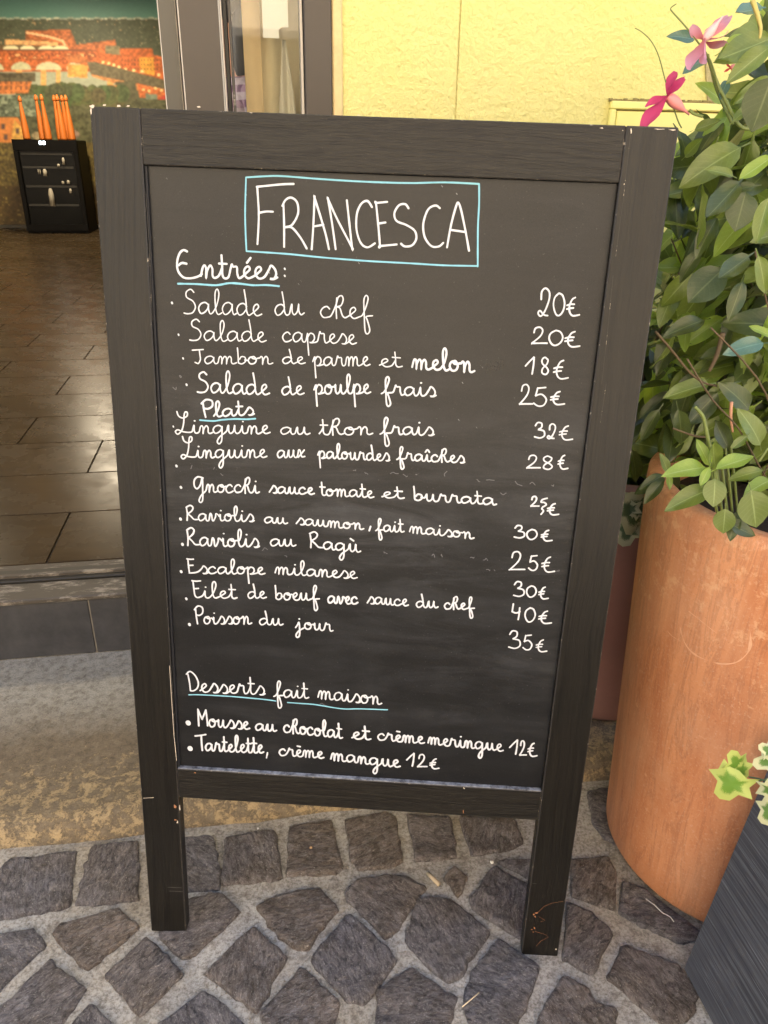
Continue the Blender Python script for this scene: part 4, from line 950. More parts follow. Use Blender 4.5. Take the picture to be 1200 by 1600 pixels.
D = {
 '2l': [[(.3, .4), (.35, .12), (.65, .0), (.95, .15), (.9, .45), (.55, .85), (.25, 1.0), (.05, .9), (.2, .8), (.5, .95), (.8, .98)]],
 '2': [[(.15, .32), (.25, .06), (.55, .0), (.72, .2), (.55, .55), (.0, .98), (.0, .98), (.5, .97), (1.0, .97)]],
 '0': [[(.5, .0), (.12, .2), (.0, .55), (.2, .92), (.5, 1.0), (.85, .8), (1.0, .45), (.82, .1), (.5, .0)]],
 '1': [[(.0, .52), (.5, .2), (.88, .0), (.88, .0), (.82, .5), (.68, 1.0)]],
 '8': [[(.85, .12), (.5, .0), (.12, .15), (.2, .38), (.75, .6), (.95, .82), (.6, 1.0), (.12, .9), (.2, .65), (.75, .4), (.92, .18), (.8, .08)]],
 '5': [[(.9, .02), (.3, .06), (.3, .06), (.15, .45), (.15, .45), (.6, .38), (.95, .65), (.75, .95), (.35, 1.0), (.0, .85)]],
 '3': [[(.08, .2), (.3, .0), (.65, .05), (.65, .3), (.35, .45), (.35, .45), (.85, .55), (.9, .85), (.5, 1.0), (.0, .92)]],
 '4': [[(.15, .0), (.0, .5), (.0, .5), (.5, .58), (1.0, .5)], [(.98, .25), (.9, .65), (.78, 1.0)]],
 '€': [[(.68, .0), (.42, .12), (.2, .5), (.25, .82), (.5, .98), (1.0, .93)], [(.02, .42), (.3, .36), (.6, .36)], [(.0, .62), (.25, .58), (.52, .56)]],
 '5s': [[(.95, .0), (.4, .15), (.2, .45), (.6, .5), (.85, .75), (.5, 1.0)], [(.45, 1.0), (.3, 1.25), (.5, 1.5), (.2, 1.9)]]}
PR = [(5.161, 780, 430, [('2l', 308, 410, 105, 330), ('0', 437, 527, 145, 325), ('€', 545, 645, 180, 330)]),
 (5.161, 780, 430, [('2', 262, 385, 420, 552), ('0', 402, 512, 445, 565), ('€', 530, 648, 455, 580)]),
 (5.161, 780, 430, [('1', 212, 290, 662, 795), ('8', 338, 398, 662, 800), ('€', 440, 555, 687, 838)]),
 (5.161, 780, 430, [('2', 165, 268, 882, 1042), ('5', 278, 385, 902, 1055), ('€', 415, 525, 938, 1045)]),
 (5.161, 780, 430, [('3', 285, 372, 1188, 1312), ('2l', 385, 455, 1198, 1318), ('€', 485, 590, 1215, 1330)]),
 (5.161, 780, 430, [('2', 222, 330, 1452, 1555), ('8', 350, 430, 1458, 1565), ('€', 475, 552, 1452, 1565)]),
 (5.333, 780, 740, [('2', 262, 330, 190, 272), ('5s', 335, 402, 205, 275), ('€', 402, 495, 250, 345)]),
 (5.333, 780, 740, [('3', 125, 217, 432, 535), ('0', 230, 315, 465, 548), ('€', 350, 440, 472, 562)]),
 (5.333, 780, 740, [('2', 88, 212, 650, 802), ('5', 245, 322, 680, 805), ('€', 355, 460, 695, 822)]),
 (5.333, 780, 740, [('3', 120, 214, 900, 1022), ('0', 228, 308, 935, 1028), ('€', 330, 408, 945, 1045)]),
 (5.333, 780, 740, [('4', 108, 172, 1085, 1215), ('0', 215, 300, 1118, 1235), ('€', 330, 435, 1145, 1250)]),
 (5.333, 780, 740, [('3', 80, 182, 1310, 1455), ('5', 198, 275, 1342, 1467), ('€', 308, 395, 1385, 1485)]),
 (4, 560, 1100, [('1', 946, 1000, 225, 312), ('2', 1008, 1048, 230, 320), ('€', 1060, 1115, 245, 328)]),
 (4, 560, 1100, [('1', 302, 354, 308, 387), ('2', 370, 428, 315, 392), ('€', 448, 503, 342, 405)])]
for k, (sc, ox, oy, chs) in enumerate(PR):
    wd = .0031+(.0003 if k > 5 else 0)+(.0005 if k > 11 else 0)
    for ch, a, b, c, d in chs:
        mb = MB()
        for s in D[ch]: pxstroke(mb, [(ox+(a+(b-a)*u)/sc, oy+(c+(d-c)*q)/sc) for u, q in s], wd)
        mb.build('written_price_figure', m_chalk, panel)
# faint leftovers of wiped writing
mb = MB()
gh = [(282, 590, 9), (270, 605, 12), (300, 727, 10), (335, 730, 8), (345, 740, 9), (350, 762, 9), (552, 735, 7), (570, 738, 6), (610, 740, 8), (630, 741, 7), (650, 741, 8), (695, 744, 9), (745, 749, 10), (760, 750, 9), (782, 770, 9), (805, 752, 10), (828, 756, 8), (862, 758, 12), (410, 860, 8), (445, 868, 6), (600, 862, 7), (675, 868, 9), (690, 866, 8), (735, 871, 8), (755, 875, 9), (760, 890, 7), (500, 1100, 8), (850, 880, 7), (870, 893, 6)]
for x, y, s in gh:
    r = random.Random(x*y); pts = [(x, y)]
    for k in range(3): pts.append((pts[-1][0]+r.uniform(-.3, 1)*s*.6, pts[-1][1]+r.uniform(-.8, .8)*s*.5))
    pxstroke(mb, pts, .0016, base=.00015)
mb.build('wiped_marks', m_ghost, panel)['kind'] = 'stuff'
mb = MB()
for x, y in ((260, 278), (690, 290), (713, 302), (560, 410), (420, 425), (466, 443), (753, 573), (722, 597), (744, 667), (716, 655), (772, 890), (940, 805), (384, 303)):
    pxstroke(mb, [(x, y), (x+1.5, y+2)], .0011, 0, .0002)
mb.build('chalk_specks', m_ledge, panel)['kind'] = 'stuff'
# chips and scratches in the paint (0.3 mm proud of the wood)
def surf_stroke(name, strokes, wd, mat, d=0.0):
    mb = MB()
    for s in strokes:
        pts = [bl(x, y, d) for x, y in s]; v0 = len(mb.v); ribbon(mb, pts, wd)
        off = (d-.0003)-(RC-.0004)
        mb.v[v0:] = [(a, b+off, c) for a, b, c in mb.v[v0:]]
    return mb.build(name, mat, sign)
surf_stroke('paint_scratch', [[(224, 1247), (240, 1246)]], .0012, m_chipw)
def chip(cx, cy, w_, h_, seed, mat):
    r = random.Random(seed); v = []; n = 9
    for k in range(n):
        a = 2*math.pi*k/n; q = .35+.9*r.random(); X, Z = bl(cx+math.cos(a)*w_*q, cy+math.sin(a)*h_*q); v.append((X, -.0004, Z))
    X, Z = bl(cx, cy); v.append((X, -.0005, Z)); add('paint_chip', mesh('paint_chip', v, [(k, (k+1) % n, n) for k in range(n)][::-1], mat), sign)
for i, q in enumerate(((273.5, 1260, 2.3, 3.6, m_chip), (281, 1262, 1.3, 4.5, m_chipw), (274, 1281, 1.8, 1.6, m_chip), (277.5, 1284, 1.6, 2.6, m_chipw), (834, 1429, 2, 1.5, m_chip), (838, 1426, 2.4, 1.2, m_chip), (836, 1432, 1.3, 1.8, m_chip), (831, 1452, 2, 1.2, m_chip), (835, 1450, 1.6, 2, m_chip), (833, 1456, 1.2, 1, m_chip), (869, 1483, 1.1, 1.6, m_chipw),
                        (144, 166, 5, 3, m_chipw), (142, 174, 2, 6, m_chipw), (163, 164, 4, 1.6, m_chipw), (186, 165.5, 5, 1.6, m_chipw), (200, 166, 3, 1.4, m_chipw), (311, 167, 4, 1.6, m_chipw), (725, 1231, 1.2, 1.6, m_chipw), (724, 1268, 1, 4, m_chip), (305, 1207, 1.5, 1.5, m_chip),
                        (986, 205, 1.1, 4, m_chipw), (973, 204, .9, .9, m_chipw), (975, 288, 1, 1.5, m_chipw), (392, 176, 2.5, 1, m_chipw), (560, 180, 3, 1, m_chipw), (940, 200, 3, 1, m_chipw), (1030, 202, 9, 1, m_chipw), (1050, 203, 6, 1.1, m_chipw))):
    chip(*q[:4], i, q[4])
for sc_ in ([(880, 1408), (862, 1411), (850, 1416), (841, 1425)], [(842, 1432), (852, 1438), (845, 1440)], [(836, 1455), (852, 1460), (857, 1464), (845, 1470), (838, 1478)]): surf_stroke('paint_scratch', [sc_], .0006, m_chip)
surf_stroke('paint_scratch', [[(832, 1380), (838, 1380.5)], [(262, 1386), (284, 1387)], [(264, 1392), (286, 1393)]], .0006, simple('grey_scuff', (.16, .15, .14), .8))
surf_stroke('paint_scratch', [[(265, 1040), (268, 1090), (272, 1150), (276, 1188)]], .0010, m_chipw)
surf_stroke('paint_scratch', [[(947, 600), (938, 660)], [(228, 300), (233, 380), (238, 500)], [(958, 430), (949, 520), (940, 600)], [(985, 210), (975, 300), (962, 400)]], .0007, m_edge)

# ------------------------------------------------------------------ pots, planter
PC = Vector((.644, 1.046, 0)); RB, RT, PH = .213, .2415, .72
def potmesh(rb, rt_, h, lip=.012, n=96):
    pr = [(rb-.02, 0), (rb-.006, .002), (rb, .012)]+[(rb+(rt_-rb)*k/14, .012+(h-.07)*k/14) for k in range(1, 15)]+[(rt_+.001, h-.05), (rt_+lip*.35, h-.043), (rt_+lip*.5, h-.02), (rt_+lip*.4, h-.006), (rt_-.004, h), (rt_-.022, h), (rt_-.028, h-.01), (rt_-.03, h-.12)]
    v, f = lathe(pr, n); return v, f
pot = empty('terracotta_pot', Matrix.Translation(PC+Vector((0, 0, .006)))); tag(pot, 'tall orange terracotta pot with water streaks right of the board', 'pot')
v, f = potmesh(RB, RT, PH-.006, .004); add('pot_body', mesh('pot_body', v, f, m_terra, True), pot)
v, f = lathe([(.001, PH-.06), (.1, PH-.055), (RT-.031, PH-.065)], 40); add('soil', mesh('soil', v, f, m_soil, True), pot)
# pale ring stain on the pot (a dried mark with a shape of its own)
mb = MB(); ring = []
def potpt(px, py, off=.0004):
    r = ray(px, py); o_ = CAM-PC; a = r.x**2+r.y**2; z = .45
    for it in range(6):
        R0 = RB+(RT-RB)*max(0, z-.018)/(PH-.076)+off+.0006; b = 2*(o_.x*r.x+o_.y*r.y); c = o_.x**2+o_.y**2-R0*R0; q = b*b-4*a*c
        if q < 0: return None
        k = (-b-math.sqrt(q))/(2*a); X = CAM+r*k; z = X.z
    return X-PC-Vector((0, 0, .006))
m_ring = simple('pale_mineral_stain', (.68, .38, .22), .8, .25, 120)
for pts, wd in (([(1063, 955), (1062, 975), (1068, 1000), (1080, 1018), (1100, 1030), (1125, 1037), (1150, 1035), (1168, 1020), (1173, 1000), (1170, 975)], .0022), ([(1037, 978), (1048, 992), (1060, 1000)], .003), ([(1076, 955), (1095, 970), (1120, 990)], .0012)):
    Q = [potpt(*p) for p in crom(pts, 6)]; Q = [q for q in Q if q]; v = []; fq = []
    for i, q in enumerate(Q):
        t = (Q[min(i+1, len(Q)-1)]-Q[max(i-1, 0)]).normalized(); nn = Vector((q.x, q.y, 0)).normalized(); sd_ = t.cross(nn); ww = wd*max(.02, .35+.9*mnoise.noise(q*90)); v += [q+sd_*ww, q-sd_*ww]
    for i in range(len(Q)-1): fq.append((2*i, 2*i+1, 2*i+3, 2*i+2))
    mb.add(v, fq)
mb.build('mineral_ring', m_ring, pot)
P2C = Vector((.505, 1.485, .045)); pot2 = empty('clay_pot', Matrix.Translation(P2C)); tag(pot2, 'pinkish clay pot standing on the step behind the orange pot', 'pot')
v, f = potmesh(.175, .205, .56, .006, 64); add('pot_body', mesh('pot_body', v, f, m_pink, True), pot2)
v, f = lathe([(.001, .50), (.174, .495)], 40); add('soil', mesh('soil', v, f, m_soil), pot2)
plc = ground(1065, 1515); plt = empty('grey_planter', Matrix.Translation((plc.x, plc.y, 0))); tag(plt, 'dark grey brushed planter box with ivy in the bottom right corner', 'planter')
HP = .47
def taper_box(name, b0, b1, z0, z1, mat, par, bev=.004):
    v = [(x, y, z) for z, (x0, x1, y0, y1) in ((z0, b0), (z1, b1)) for y in (y0, y1) for x in (x0, x1)]
    me = mesh(name, v, [(0, 2, 3, 1), (4, 5, 7, 6), (0, 1, 5, 4), (2, 6, 7, 3), (0, 4, 6, 2), (1, 3, 7, 5)], mat); bm = bmesh.new(); bm.from_mesh(me); bmesh.ops.bevel(bm, geom=bm.edges[:], offset=bev, segments=2, affect='EDGES'); bm.to_mesh(me); bm.free()
    return add(name, me, par)
pr_ = Matrix.Rotation(R_(9.4), 4, 'Z'); plt.matrix_local = Matrix.Translation((plc.x, plc.y, 0))@pr_
taper_box('planter_body', (0, .42, -.60, 0), (.058, .40, -.56, .008), .004, HP, m_planter, plt)
taper_box('soil', (.075, .38, -.54, -.01), (.08, .375, -.535, -.015), HP+.001, HP+.012, m_soil, plt)

# ------------------------------------------------------------------ leaves
def leaf_mesh(name, mat, wr=.45, bend=.12, fold=.12, n=8, wav=.02, seed=0):
    v = []; uv = []; f = []; r = random.Random(seed)
    for k in (-1, -.5, 0, .5, 1): v.append((-.2, k*.014, -.05+abs(k)*.01)); uv.append((0, 0))
    for i in range(n+1):
        t = i/n; wv = wr*.5*(math.sin(math.pi*min(1, t*.97+.015)**.92)**.62)*(1-t**7*.6)
        if i == n: wv = .002
        if i == 0: wv = .012
        z0 = -bend*(t*t); 
        for k in (-1, -.5, 0, .5, 1):
            yy = k*wv; zz = z0+fold*abs(k)*wv+(wav*math.sin(t*9+k*2+seed)*abs(k)*abs(k)); v.append((t, yy, zz)); uv.append((t, k*.5))
    for i in range(n+1):
        for k in range(4): a = i*5+k; f.append((a, a+5, a+6, a+1))
    return mesh(name, v, f, mat, True, uv)
LM = {}
for key, mt in (('m', m_leaf), ('d', m_leafd), ('l', m_leafl), ('b', m_leafb)):
    LM[key] = [leaf_mesh('leaf', mt, w_, b_, fo, wav=.035, seed=i, n=10) for i, (w_, b_, fo) in enumerate(((.42, .2, .4), (.5, .3, .25), (.38, .12, .5), (.46, -.1, .45)))]
WIDE = {k: leaf_mesh('leaf', mt, .8, .12, .12, seed=9) for k, mt in (('m', m_leaf), ('l', m_leafl), ('d', m_leafd))}
def leaf_matrix(base, tip, nrm, twist=0):
    x = (tip-base); L = x.length; x.normalize(); z = (nrm-x*nrm.dot(x)).normalized(); y = z.cross(x)
    mm = Matrix((x, y, z)).transposed().to_4x4()@Matrix.Rotation(twist, 4, 'X')@Matrix.Scale(L, 4); mm.translation = base; return mm
vine = empty('mandevilla_plant', Matrix.Translation((PC.x, PC.y, .66))); VI = LASTM[0].inverted()
tag(vine, 'leafy green climbing plant with pink trumpet flowers in the orange pot', 'plant')
nleaf = [0]
def put_leaf(base, tip, nrm, key='m', wide=False, twist=0, par=vine, inv=None, idx=None):
    me = WIDE[key] if wide else LM[key][idx if idx is not None else random.randrange(4)]
    o = add('leaf', me, par, (inv or VI)@leaf_matrix(base, tip, nrm, twist)); nleaf[0] += 1; return o
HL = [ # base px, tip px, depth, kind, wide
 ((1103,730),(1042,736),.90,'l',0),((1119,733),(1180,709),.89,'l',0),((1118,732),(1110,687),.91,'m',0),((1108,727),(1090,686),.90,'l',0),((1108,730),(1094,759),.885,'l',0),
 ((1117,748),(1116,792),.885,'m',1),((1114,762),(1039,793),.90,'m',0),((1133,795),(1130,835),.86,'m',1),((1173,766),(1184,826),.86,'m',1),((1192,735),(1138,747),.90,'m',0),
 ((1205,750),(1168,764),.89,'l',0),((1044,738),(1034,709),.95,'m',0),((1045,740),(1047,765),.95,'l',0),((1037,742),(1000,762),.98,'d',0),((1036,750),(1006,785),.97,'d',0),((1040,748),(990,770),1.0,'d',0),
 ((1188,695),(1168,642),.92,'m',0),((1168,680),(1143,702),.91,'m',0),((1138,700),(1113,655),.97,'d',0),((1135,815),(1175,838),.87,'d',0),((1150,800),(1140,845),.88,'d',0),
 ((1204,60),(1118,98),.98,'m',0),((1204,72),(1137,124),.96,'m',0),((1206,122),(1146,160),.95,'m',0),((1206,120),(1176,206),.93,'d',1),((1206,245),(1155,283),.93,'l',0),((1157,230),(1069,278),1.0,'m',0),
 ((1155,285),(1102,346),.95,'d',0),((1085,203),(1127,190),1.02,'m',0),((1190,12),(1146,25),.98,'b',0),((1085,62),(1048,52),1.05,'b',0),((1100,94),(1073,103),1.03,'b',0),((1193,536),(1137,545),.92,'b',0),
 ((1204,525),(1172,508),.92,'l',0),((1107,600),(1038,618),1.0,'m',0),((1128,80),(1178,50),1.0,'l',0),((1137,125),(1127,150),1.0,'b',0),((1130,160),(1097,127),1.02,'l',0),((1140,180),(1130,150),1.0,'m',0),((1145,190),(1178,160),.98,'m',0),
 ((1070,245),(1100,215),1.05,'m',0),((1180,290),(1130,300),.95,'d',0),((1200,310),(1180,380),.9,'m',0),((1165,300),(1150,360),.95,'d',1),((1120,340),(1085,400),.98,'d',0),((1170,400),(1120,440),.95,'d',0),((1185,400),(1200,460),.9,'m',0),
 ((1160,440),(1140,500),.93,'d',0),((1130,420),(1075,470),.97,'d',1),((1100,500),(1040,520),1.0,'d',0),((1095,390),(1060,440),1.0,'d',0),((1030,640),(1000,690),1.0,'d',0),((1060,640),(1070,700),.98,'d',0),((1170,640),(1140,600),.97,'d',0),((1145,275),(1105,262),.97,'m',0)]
for (bx, by), (tx, ty), Y, k, wide in HL:
    b = at_y(bx, by, Y); t = at_y(tx, ty, Y-.03*random.random()+.01)
    view = (CAM-b).normalized(); n = (view+Vector((random.uniform(-.25, .25), random.uniform(-.1, .1), .55+random.uniform(-.2, .2)))).normalized()
    put_leaf(b, t, n, k, bool(wide))
OUT = [(985, 800), (985, 740), (1010, 620), (1038, 480), (1050, 350), (1062, 250), (1095, 205), (1130, 180), (1135, 110), (1170, 70), (1190, 0), (1560, -60), (1560, 900), (1240, 850), (1150, 822), (1040, 770)]
stems = []
tries = 0
mass = MB()
def lm_np(me): return [v.co.copy() for v in me.vertices], [tuple(p.vertices) for p in me.polygons], None
MC = {}
def mass_leaf(mbm, mm, key):
    me = LM[key][random.randrange(4)]
    if me.name not in MC:
        uvl = me.uv_layers[0].data; uv = [None]*len(me.vertices)
        for lp in me.loops: uv[lp.vertex_index] = tuple(uvl[lp.index].uv)
        MC[me.name] = ([v.co.copy() for v in me.vertices], [tuple(p.vertices) for p in me.polygons], uv)
    v, f, uv = MC[me.name]; mbm.add([mm@q for q in v], f, uv)
massd = MB(); massl = MB(); nm = 0
while nm < 1500 and tries < 60000:
    tries += 1
    X = Vector((random.uniform(.25, 1.45), random.uniform(.82, 1.42), random.uniform(.62, 1.95)))
    px, py = proj(X)
    if not inpoly(px, py, OUT): continue
    if py < 210 and random.random() < .55: continue
    dens = mnoise.noise(Vector((X.x*9, X.y*9, X.z*9)))
    if dens < -.08+(.1 if py < 330 else 0): continue
    if X.y < (.98 if py < 560 else 1.04 if py < 640 else 1.10): continue
    if px < 1125 and 250 < py < 600 and random.random() < .5: continue
    front = (X.y < 1.16)
    d = Vector((X.x-PC.x, X.y-PC.y, 0)); d = d.normalized() if d.length > .01 else Vector((0, -1, 0))
    dirv = (d*.5+Vector((random.gauss(0, .5), random.gauss(0, .45)-.15, -.45+random.gauss(0, .5)))).normalized()
    L = random.uniform(.05, .088); b = X-dirv*L*.5; t = X+dirv*L*.5
    if min(proj(b)[0], proj(t)[0]) < 1072-(py-200)*.148+6 and X.y < 1.04: continue
    n = (Vector((0, -.5, .75))+Vector((random.gauss(0, .5), random.gauss(0, .4), random.gauss(0, .35)))).normalized()
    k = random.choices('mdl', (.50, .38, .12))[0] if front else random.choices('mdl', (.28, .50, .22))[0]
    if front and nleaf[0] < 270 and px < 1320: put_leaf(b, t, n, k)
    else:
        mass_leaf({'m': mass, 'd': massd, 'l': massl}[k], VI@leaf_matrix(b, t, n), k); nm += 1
for mbm, mt in ((mass, m_leaf), (massd, m_leafd), (massl, m_leafl)):
    o = mbm.build('leaf_mass', mt, vine, True, uv=True); o['kind'] = 'stuff'
for i in range(26):  # pale leaves placed as backlit patches, the glow put into their colour
    qx, qy = (random.uniform(1055, 1120), random.uniform(470, 570)) if i < 16 else (random.uniform(1165, 1215), random.uniform(545, 620)) if i < 22 else (random.uniform(1045, 1100), random.uniform(270, 420))
    X = at_y(qx, qy, random.uniform(1.10, 1.2)); dv = Vector((random.gauss(0, 1), random.gauss(0, .3), random.gauss(-.3, .7))).normalized()
    put_leaf(X-dv*.035, X+dv*.035, Vector((random.gauss(0, .3), -.7, .6)), 'l')
# stems
mb = MB(); r = random.Random(5)
for i in range(16):
    a = r.uniform(0, 6.28); rr = r.uniform(.02, .15); p = Vector((math.cos(a)*rr, math.sin(a)*rr, 0)); pts = [p.copy()]
    d = Vector((math.cos(a)*.3+r.gauss(0, .2), math.sin(a)*.3+r.gauss(0, .2), 1)).normalized()
    for k in range(5): d = (d+Vector((r.gauss(0, .25), r.gauss(0, .25), r.gauss(.03, .1)))).normalized(); p = p+d*.09; pts.append(p.copy())
    tube(mb, crom([tuple(q) for q in pts], 3), .0011, 5)
mb.build('stem', m_twig, vine, True)
def px_tube(name, pts, Y, rad, mat, par=vine, inv=None, n=6):
    Q = [at_y(x, y, (Y[i] if hasattr(Y, '__len__') else Y)) for i, (x, y) in enumerate(pts)]; Q = crom([tuple(q) for q in Q], 5); mbt = MB()
    rr = [rad[0]+(rad[1]-rad[0])*i/(len(Q)-1) for i in range(len(Q))] if hasattr(rad, '__len__') else rad
    tube(mbt, [(inv or VI)@Vector(q) for q in Q], rr, n); return mbt.build(name, mat, par, True)
px_tube('tendril', [(1065, 200), (1058, 185), (1042, 135), (1030, 90), (1018, 65), (1003, 50), (992, 44)], 1.0, (.0008, .0005), m_stem)
px_tube('tendril', [(1125, 145), (1110, 95), (1092, 68), (1070, 40), (1052, 20), (1048, 13), (1057, 6)], .98, (.0011, .0006), m_stem)
px_tube('stem', [(1200, 190), (1160, 200), (1130, 150), (1112, 108), (1105, 85)], .99, (.0022, .0018), m_stem)
px_tube('stem', [(1145, 195), (1120, 140), (1110, 100)], 1.0, (.0018, .0016), m_stem)
px_tube('stem', [(1098, 182), (1085, 178), (1077, 172)], .985, .0016, m_stem)
px_tube('stem', [(1176, 0), (1188, 40), (1187, 60)], .95, (.0028, .0012), simple('seed_pod', (.5, .42, .12), .5))
px_tube('stem', [(1024, 518), (1050, 548), (1078, 582), (1100, 598), (1120, 603)], .985, (.0018, .0014), m_twig)
px_tube('stem', [(1085, 635), (1098, 650), (1103, 670), (1107, 690), (1116, 735), (1125, 790)], .915, (.0022, .0028), m_stem)
px_tube('stem', [(1130, 520), (1120, 555), (1108, 580)], .96, (.0035, .002), m_twig)
px_tube('stem', [(1051, 669), (1085, 681), (1108, 683)], .93, (.0012, .0016), m_twig)
px_tube('stem', [(1145, 675), (1142, 650), (1143, 628)], .93, (.0014, .0022), simple('pink_bud', (.5, .25, .15), .5))
px_tube('stem', [(1200, 700), (1190, 715), (1186, 720)], .9, (.0016, .0016), m_stem)
for i in range(5):
    px_tube('stem', [(1105+i*9, 690), (1112+i*9, 740+i*3), (1120+i*8, 800)], .93+.02*i, (.0018, .002), m_stem)

def petal_mesh(mat, tips, seed):
    v = []; uv = []; f = []; n = 7
    for i in range(n+1):
        t = i/n; wv = .42*(t**.6)*(1-.9*max(0, t-.55)**1.2*2.2)*1.0; wv = max(wv, .02)
        for k in (-1, -.5, 0, .5, 1): v.append((t, k*wv*.6, -.15*t*t+.10*abs(k)*wv+.05*math.sin(5*t+k*2+seed))); uv.append((t, k*.5))
    for i in range(n):
        for k in range(4): a = i*5+k; f.append((a, a+5, a+6, a+1))
    return mesh('petal', v, f, mat, True, uv)
def flower(center_px, Y, tube_px, Yt, tips, mat, tubemat):
    c = at_y(*center_px, Y); e = at_y(*tube_px, Yt); ax = (c-e).normalized(); Lt = (c-e).length
    fl = empty('flower', VI@Matrix.Translation(c), vine)
    I = Matrix.Translation(-c)
    mbt = MB(); pts = [e.lerp(c, k/8) for k in range(9)]; rr = [.002, .0028, .004, .0075, .0105, .0125, .013, .0115, .009]
    tube(mbt, [I@q for q in pts], [q*Lt/.07 for q in rr], 12); mbt.build('flower_tube', tubemat, fl, True)
    for i, (tx, ty, dY, wd) in enumerate(tips):
        tip = at_y(tx, ty, Y+dY); pm = petal_mesh(mat, None, i)
        n = (ax*.8+(CAM-c).normalized()*.8+Vector((0, 0, .2))).normalized()
        mm = leaf_matrix(c, tip, n); mm = mm@Matrix.Diagonal((1, wd, 1, 1)); add('petal', pm, fl, I@mm)
m_tube1 = simple('rosy_flower_tube', (.72, .25, .25), .5, .2, 60); m_tube2 = simple('pale_flower_tube', (.8, .45, .45), .5, .2, 60)
flower((1043, 150), .985, (1077, 179), .99, [(1001, 193, -.03, .9), (1011, 161, -.01, 1.3), (1052, 107, .02, 1.0), (1066, 121, -.02, 1.2), (1028, 172, .02, 1.3)], m_pet1, m_tube1)
flower((1100, 62), .975, (1130, 25), .97, [(1074, 100, -.02, 1.5), (1094, 94, -.03, 1.6), (1078, 44, .0, 1.9), (1114, 40, .0, 1.7), (1136, 60, .02, 1.5), (1146, 17, .02, .8), (1134, 78, .02, 1.2)], m_pet2, m_tube2)
flower((1142, 106), 1.06, (1150, 100), 1.07, [(1132, 112, 0, 1), (1135, 100, 0, 1), (1146, 114, 0, 1)], simple('red_bud_petal', (.6, .06, .05), .5), m_tube1)

# second plant in the clay pot
v2 = empty('shrub', Matrix.Translation(P2C+Vector((0, 0, .5)))); V2I = LASTM[0].inverted(); tag(v2, 'dark leafy shrub in the pinkish pot behind the climbing plant', 'plant')
a_, b_ = MB(), MB(); c_ = MB(); cnt = 0
for i in range(520):
    X = Vector((random.gauss(.62, .2), random.gauss(1.5, .10), random.uniform(.55, 1.02)))
    if X.y > 1.66 or X.y < 1.32: continue
    if X.z > 1.0 and X.x < .5: continue
    dirv = Vector((random.gauss(0, .6), random.gauss(-.2, .5), random.gauss(-.4, .5))).normalized(); L = random.uniform(.06, .10)
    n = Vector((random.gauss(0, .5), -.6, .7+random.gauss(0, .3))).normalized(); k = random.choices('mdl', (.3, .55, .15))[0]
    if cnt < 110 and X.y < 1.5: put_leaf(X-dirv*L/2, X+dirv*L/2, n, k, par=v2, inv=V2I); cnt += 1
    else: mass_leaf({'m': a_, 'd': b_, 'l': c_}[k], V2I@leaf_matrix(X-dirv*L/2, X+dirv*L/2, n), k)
for mbm, mt in ((a_, m_leaf), (b_, m_leafd), (c_, m_leafl)):
    o = mbm.build('leaf_mass', mt, v2, True, uv=True); o['kind'] = 'stuff'
mb = MB()
for i in range(10):
    a = i*.63; tube(mb, [(math.cos(a)*.02, math.sin(a)*.02, 0), (math.cos(a)*.08, math.sin(a)*.08, .25), (math.cos(a)*.16+.08, math.sin(a)*.12, .6)], .003, 5)
mb.build('stem', m_twig, v2, True)

# ivy
def ivy_mesh(mat, pts):
    v = [(0, 0, .0)]; uv = [(0, 0)]; f = []
    n = len(pts)
    for s, u in ((.55, .5), (1.0, 1.0)):
        for i, (x, y) in enumerate(pts): v.append((x*s, y*s, .06*s*math.sin(i*1.7)-.06*s*s)); uv.append((u, 0))
    for i in range(n): f.append((0, 1+i, 1+(i+1) % n)); f.append((1+i, 1+n+i, 1+n+(i+1) % n, 1+(i+1) % n))
    return mesh('ivy_leaf', v, f, mat, True, uv)
IV = [(-.45, 0), (-.4, .25), (-.55, .5), (-.15, .42), (.05, .62), (.15, .3), (.5, .22), (.62, .0), (.5, -.2), (.15, -.28), (.05, -.6), (-.15, -.42), (-.55, -.45), (-.4, -.22)]
i1, i2 = ivy_mesh(m_ivy, IV), ivy_mesh(m_ivyd, IV)
def ivy(root, inv, items, me):
    for cx, cy, tx, ty, Y in items:
        c = at_y(cx, cy, Y); t = at_y(tx, ty, Y); x = (t-c); L = x.length/.62; x.normalize(); n = ((CAM-c).normalized()+Vector((random.uniform(-.3, .3), 0, .4))).normalized()
        z = (n-x*n.dot(x)).normalized(); y = z.cross(x); mm = Matrix((x, y, z)).transposed().to_4x4()@Matrix.Scale(L, 4); mm.translation = c; add('ivy_leaf', me, root, inv@mm)
ir = empty('ivy_plant', Matrix.Translation((.75, .6, HP))); II = LASTM[0].inverted(); tag(ir, 'cream edged green ivy trailing over the dark grey planter', 'plant')
i4 = ivy_mesh(ivy_mat('green_ivy', (.16, .32, .04), (.50, .60, .16)), IV)
ivy(ir, II, [(1150, 1192, 1145, 1174, .70), (1157, 1206, 1166, 1222, .70), (1141, 1225, 1123, 1251, .69)], i4)
ivy(ir, II, [(1200, 1190, 1176, 1194, .68), (1200, 1172, 1187, 1164, .68), (1202, 1270, 1188, 1288, .66), (1206, 1235, 1212, 1215, .66)], i1)
rg = random.Random(3)
for i in range(60):
    X = Vector((rg.uniform(.60, .92), rg.uniform(.2, .8), HP+rg.uniform(.02, .12))); px, py = proj(X)
    if px < 1215 and py > 0: continue
    mm = Matrix.Translation(X)@Matrix.Rotation(rg.uniform(0, 6.28), 4, 'Z')@Matrix.Rotation(rg.uniform(-.5, .5), 4, 'X')@Matrix.Scale(.045, 4); add('ivy_leaf', i1, ir, II@mm)
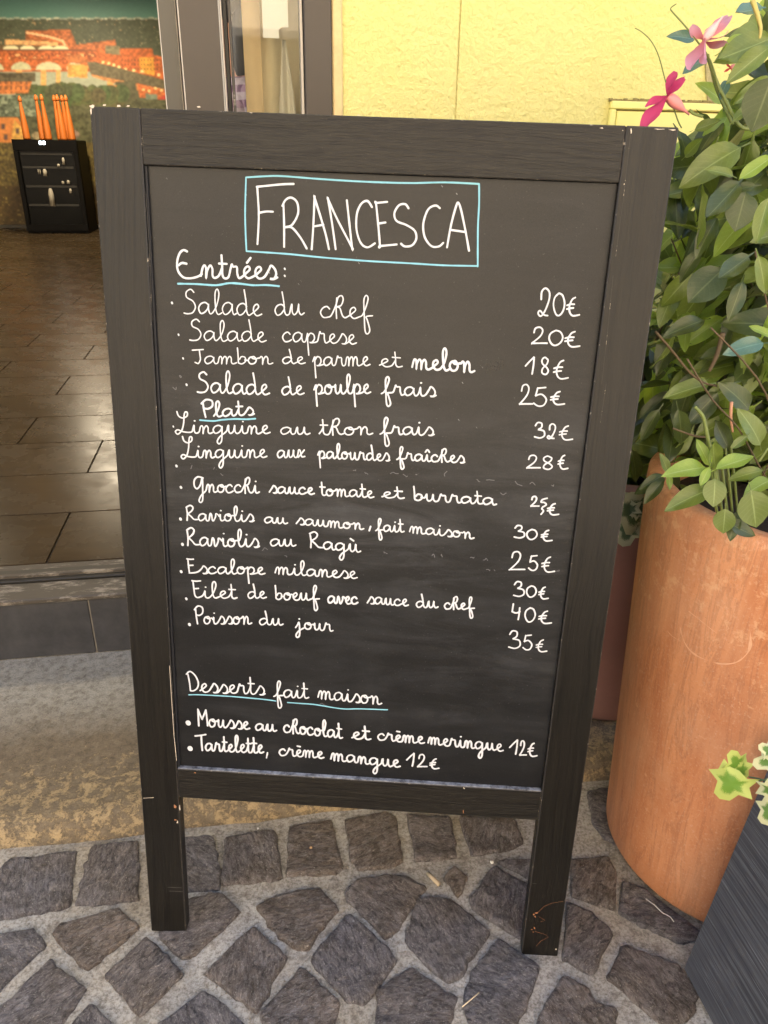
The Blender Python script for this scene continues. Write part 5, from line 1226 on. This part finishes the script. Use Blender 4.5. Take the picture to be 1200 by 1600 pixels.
px_tube('stem', [(1160, 1222), (1180, 1222), (1200, 1218), (1240, 1225)], .69, .0009, m_ivyd, ir, II)
px_tube('stem', [(1170, 1214), (1190, 1218), (1230, 1232)], .69, .0009, m_ivyd, ir, II)
i3 = empty('ivy_sprig', Matrix.Translation(P2C+Vector((-.05, -.15, .52)))); I3 = LASTM[0].inverted(); tag(i3, 'grey green variegated ivy sprig hanging over the pinkish pot', 'plant')
ivy(i3, I3, [(990, 800, 993, 840, 1.24), (997, 800, 1010, 805, 1.24), (983, 796, 979, 814, 1.24), (980, 830, 972, 856, 1.25), (1000, 790, 1008, 778, 1.25), (985, 785, 978, 770, 1.25)], i2)
px_tube('stem', [(982, 834), (995, 832), (1008, 825), (1015, 815)], 1.25, .0009, m_ivyd, i3, I3)

# ------------------------------------------------------------------ litter
def pebble(px, py, s, mat, lb, nm='pebble', cat='pebble'):
    bm = bmesh.new(); bmesh.ops.create_icosphere(bm, subdivisions=2, radius=s)
    for q in bm.verts: q.co *= 1+.3*mnoise.noise(q.co*200+Vector((px, 0, 0))); q.co.z *= .7
    me = bpy.data.meshes.new(nm); bm.to_mesh(me); bm.free(); me.materials.append(mat); gp = ground(px, py, .008); o = add(nm, me, None, Matrix.Translation((gp.x, gp.y, .006+s*.6))); tag(o, lb, cat)
pebble(769, 1347, .0036, simple('white_pebble', (.75, .72, .65), .7), 'tiny white pebble on the paving left of the right board leg')
pebble(486, 1324, .003, simple('tan_crumb', (.55, .36, .2), .8), 'tan crumb on a cobble under the board', 'crumb', 'crumb')
pebble(403, 1294, .002, simple('white_crumb', (.8, .78, .72), .8), 'tiny white crumb at the foot of the step', 'crumb', 'crumb')
def stick(pts, rad, mat, lb, nm='twig'):
    mbt = MB(); tube(mbt, [ground(x, y, .008)+Vector((0, 0, .006)) for x, y in pts], rad, 6); o = mbt.build(nm, mat, None, True); tag(o, lb, nm.replace('_', ' '))
stick([(668, 1368), (676, 1376), (686, 1386)], .0038, simple('dead_twig', (.45, .36, .24), .9, .3, 80), 'short pale piece of twig on the mortar under the board')
stick([(722, 1577), (734, 1567), (748, 1555)], .0009, simple('straw', (.7, .6, .42), .8), 'thin pale straw lying on a cobble at the bottom', 'straw')
stick([(1008, 1408), (1022, 1418), (1034, 1430), (1046, 1436), (1052, 1444)], .0007, simple('white_thread', (.7, .7, .66), .8), 'white thread caught under the orange pot', 'thread')

gr = MB(); r5 = random.Random(11)
for i in range(2600):
    x = r5.uniform(-.85, 1.0); y = r5.uniform(.5, 1.25)
    if y > 1.09+x*.172-.01: continue
    if r5.random() < .35: a = r5.uniform(0, 6.28); q = RB+abs(r5.gauss(0, .015)); x, y = PC.x+math.cos(a)*q, PC.y+math.sin(a)*q
    h = r5.uniform(.0005, .0017)*(1.6 if r5.random() < .06 else 1); z = .0005
    v = [(x+h*r5.uniform(.6, 1.2)*math.cos(t*1.571+i), y+h*r5.uniform(.6, 1.2)*math.sin(t*1.571+i), z) for t in range(4)]+[(x, y, z+h*1.3)]
    gr.add(v, [(0, 1, 4), (1, 2, 4), (2, 3, 4), (3, 0, 4)])
o = gr.build('grit', simple('loose_grit', (.25, .21, .16), .9, .7, 900)); tag(o, 'loose sandy grit lying in the joints between the cobbles', 'grit', kind='stuff')
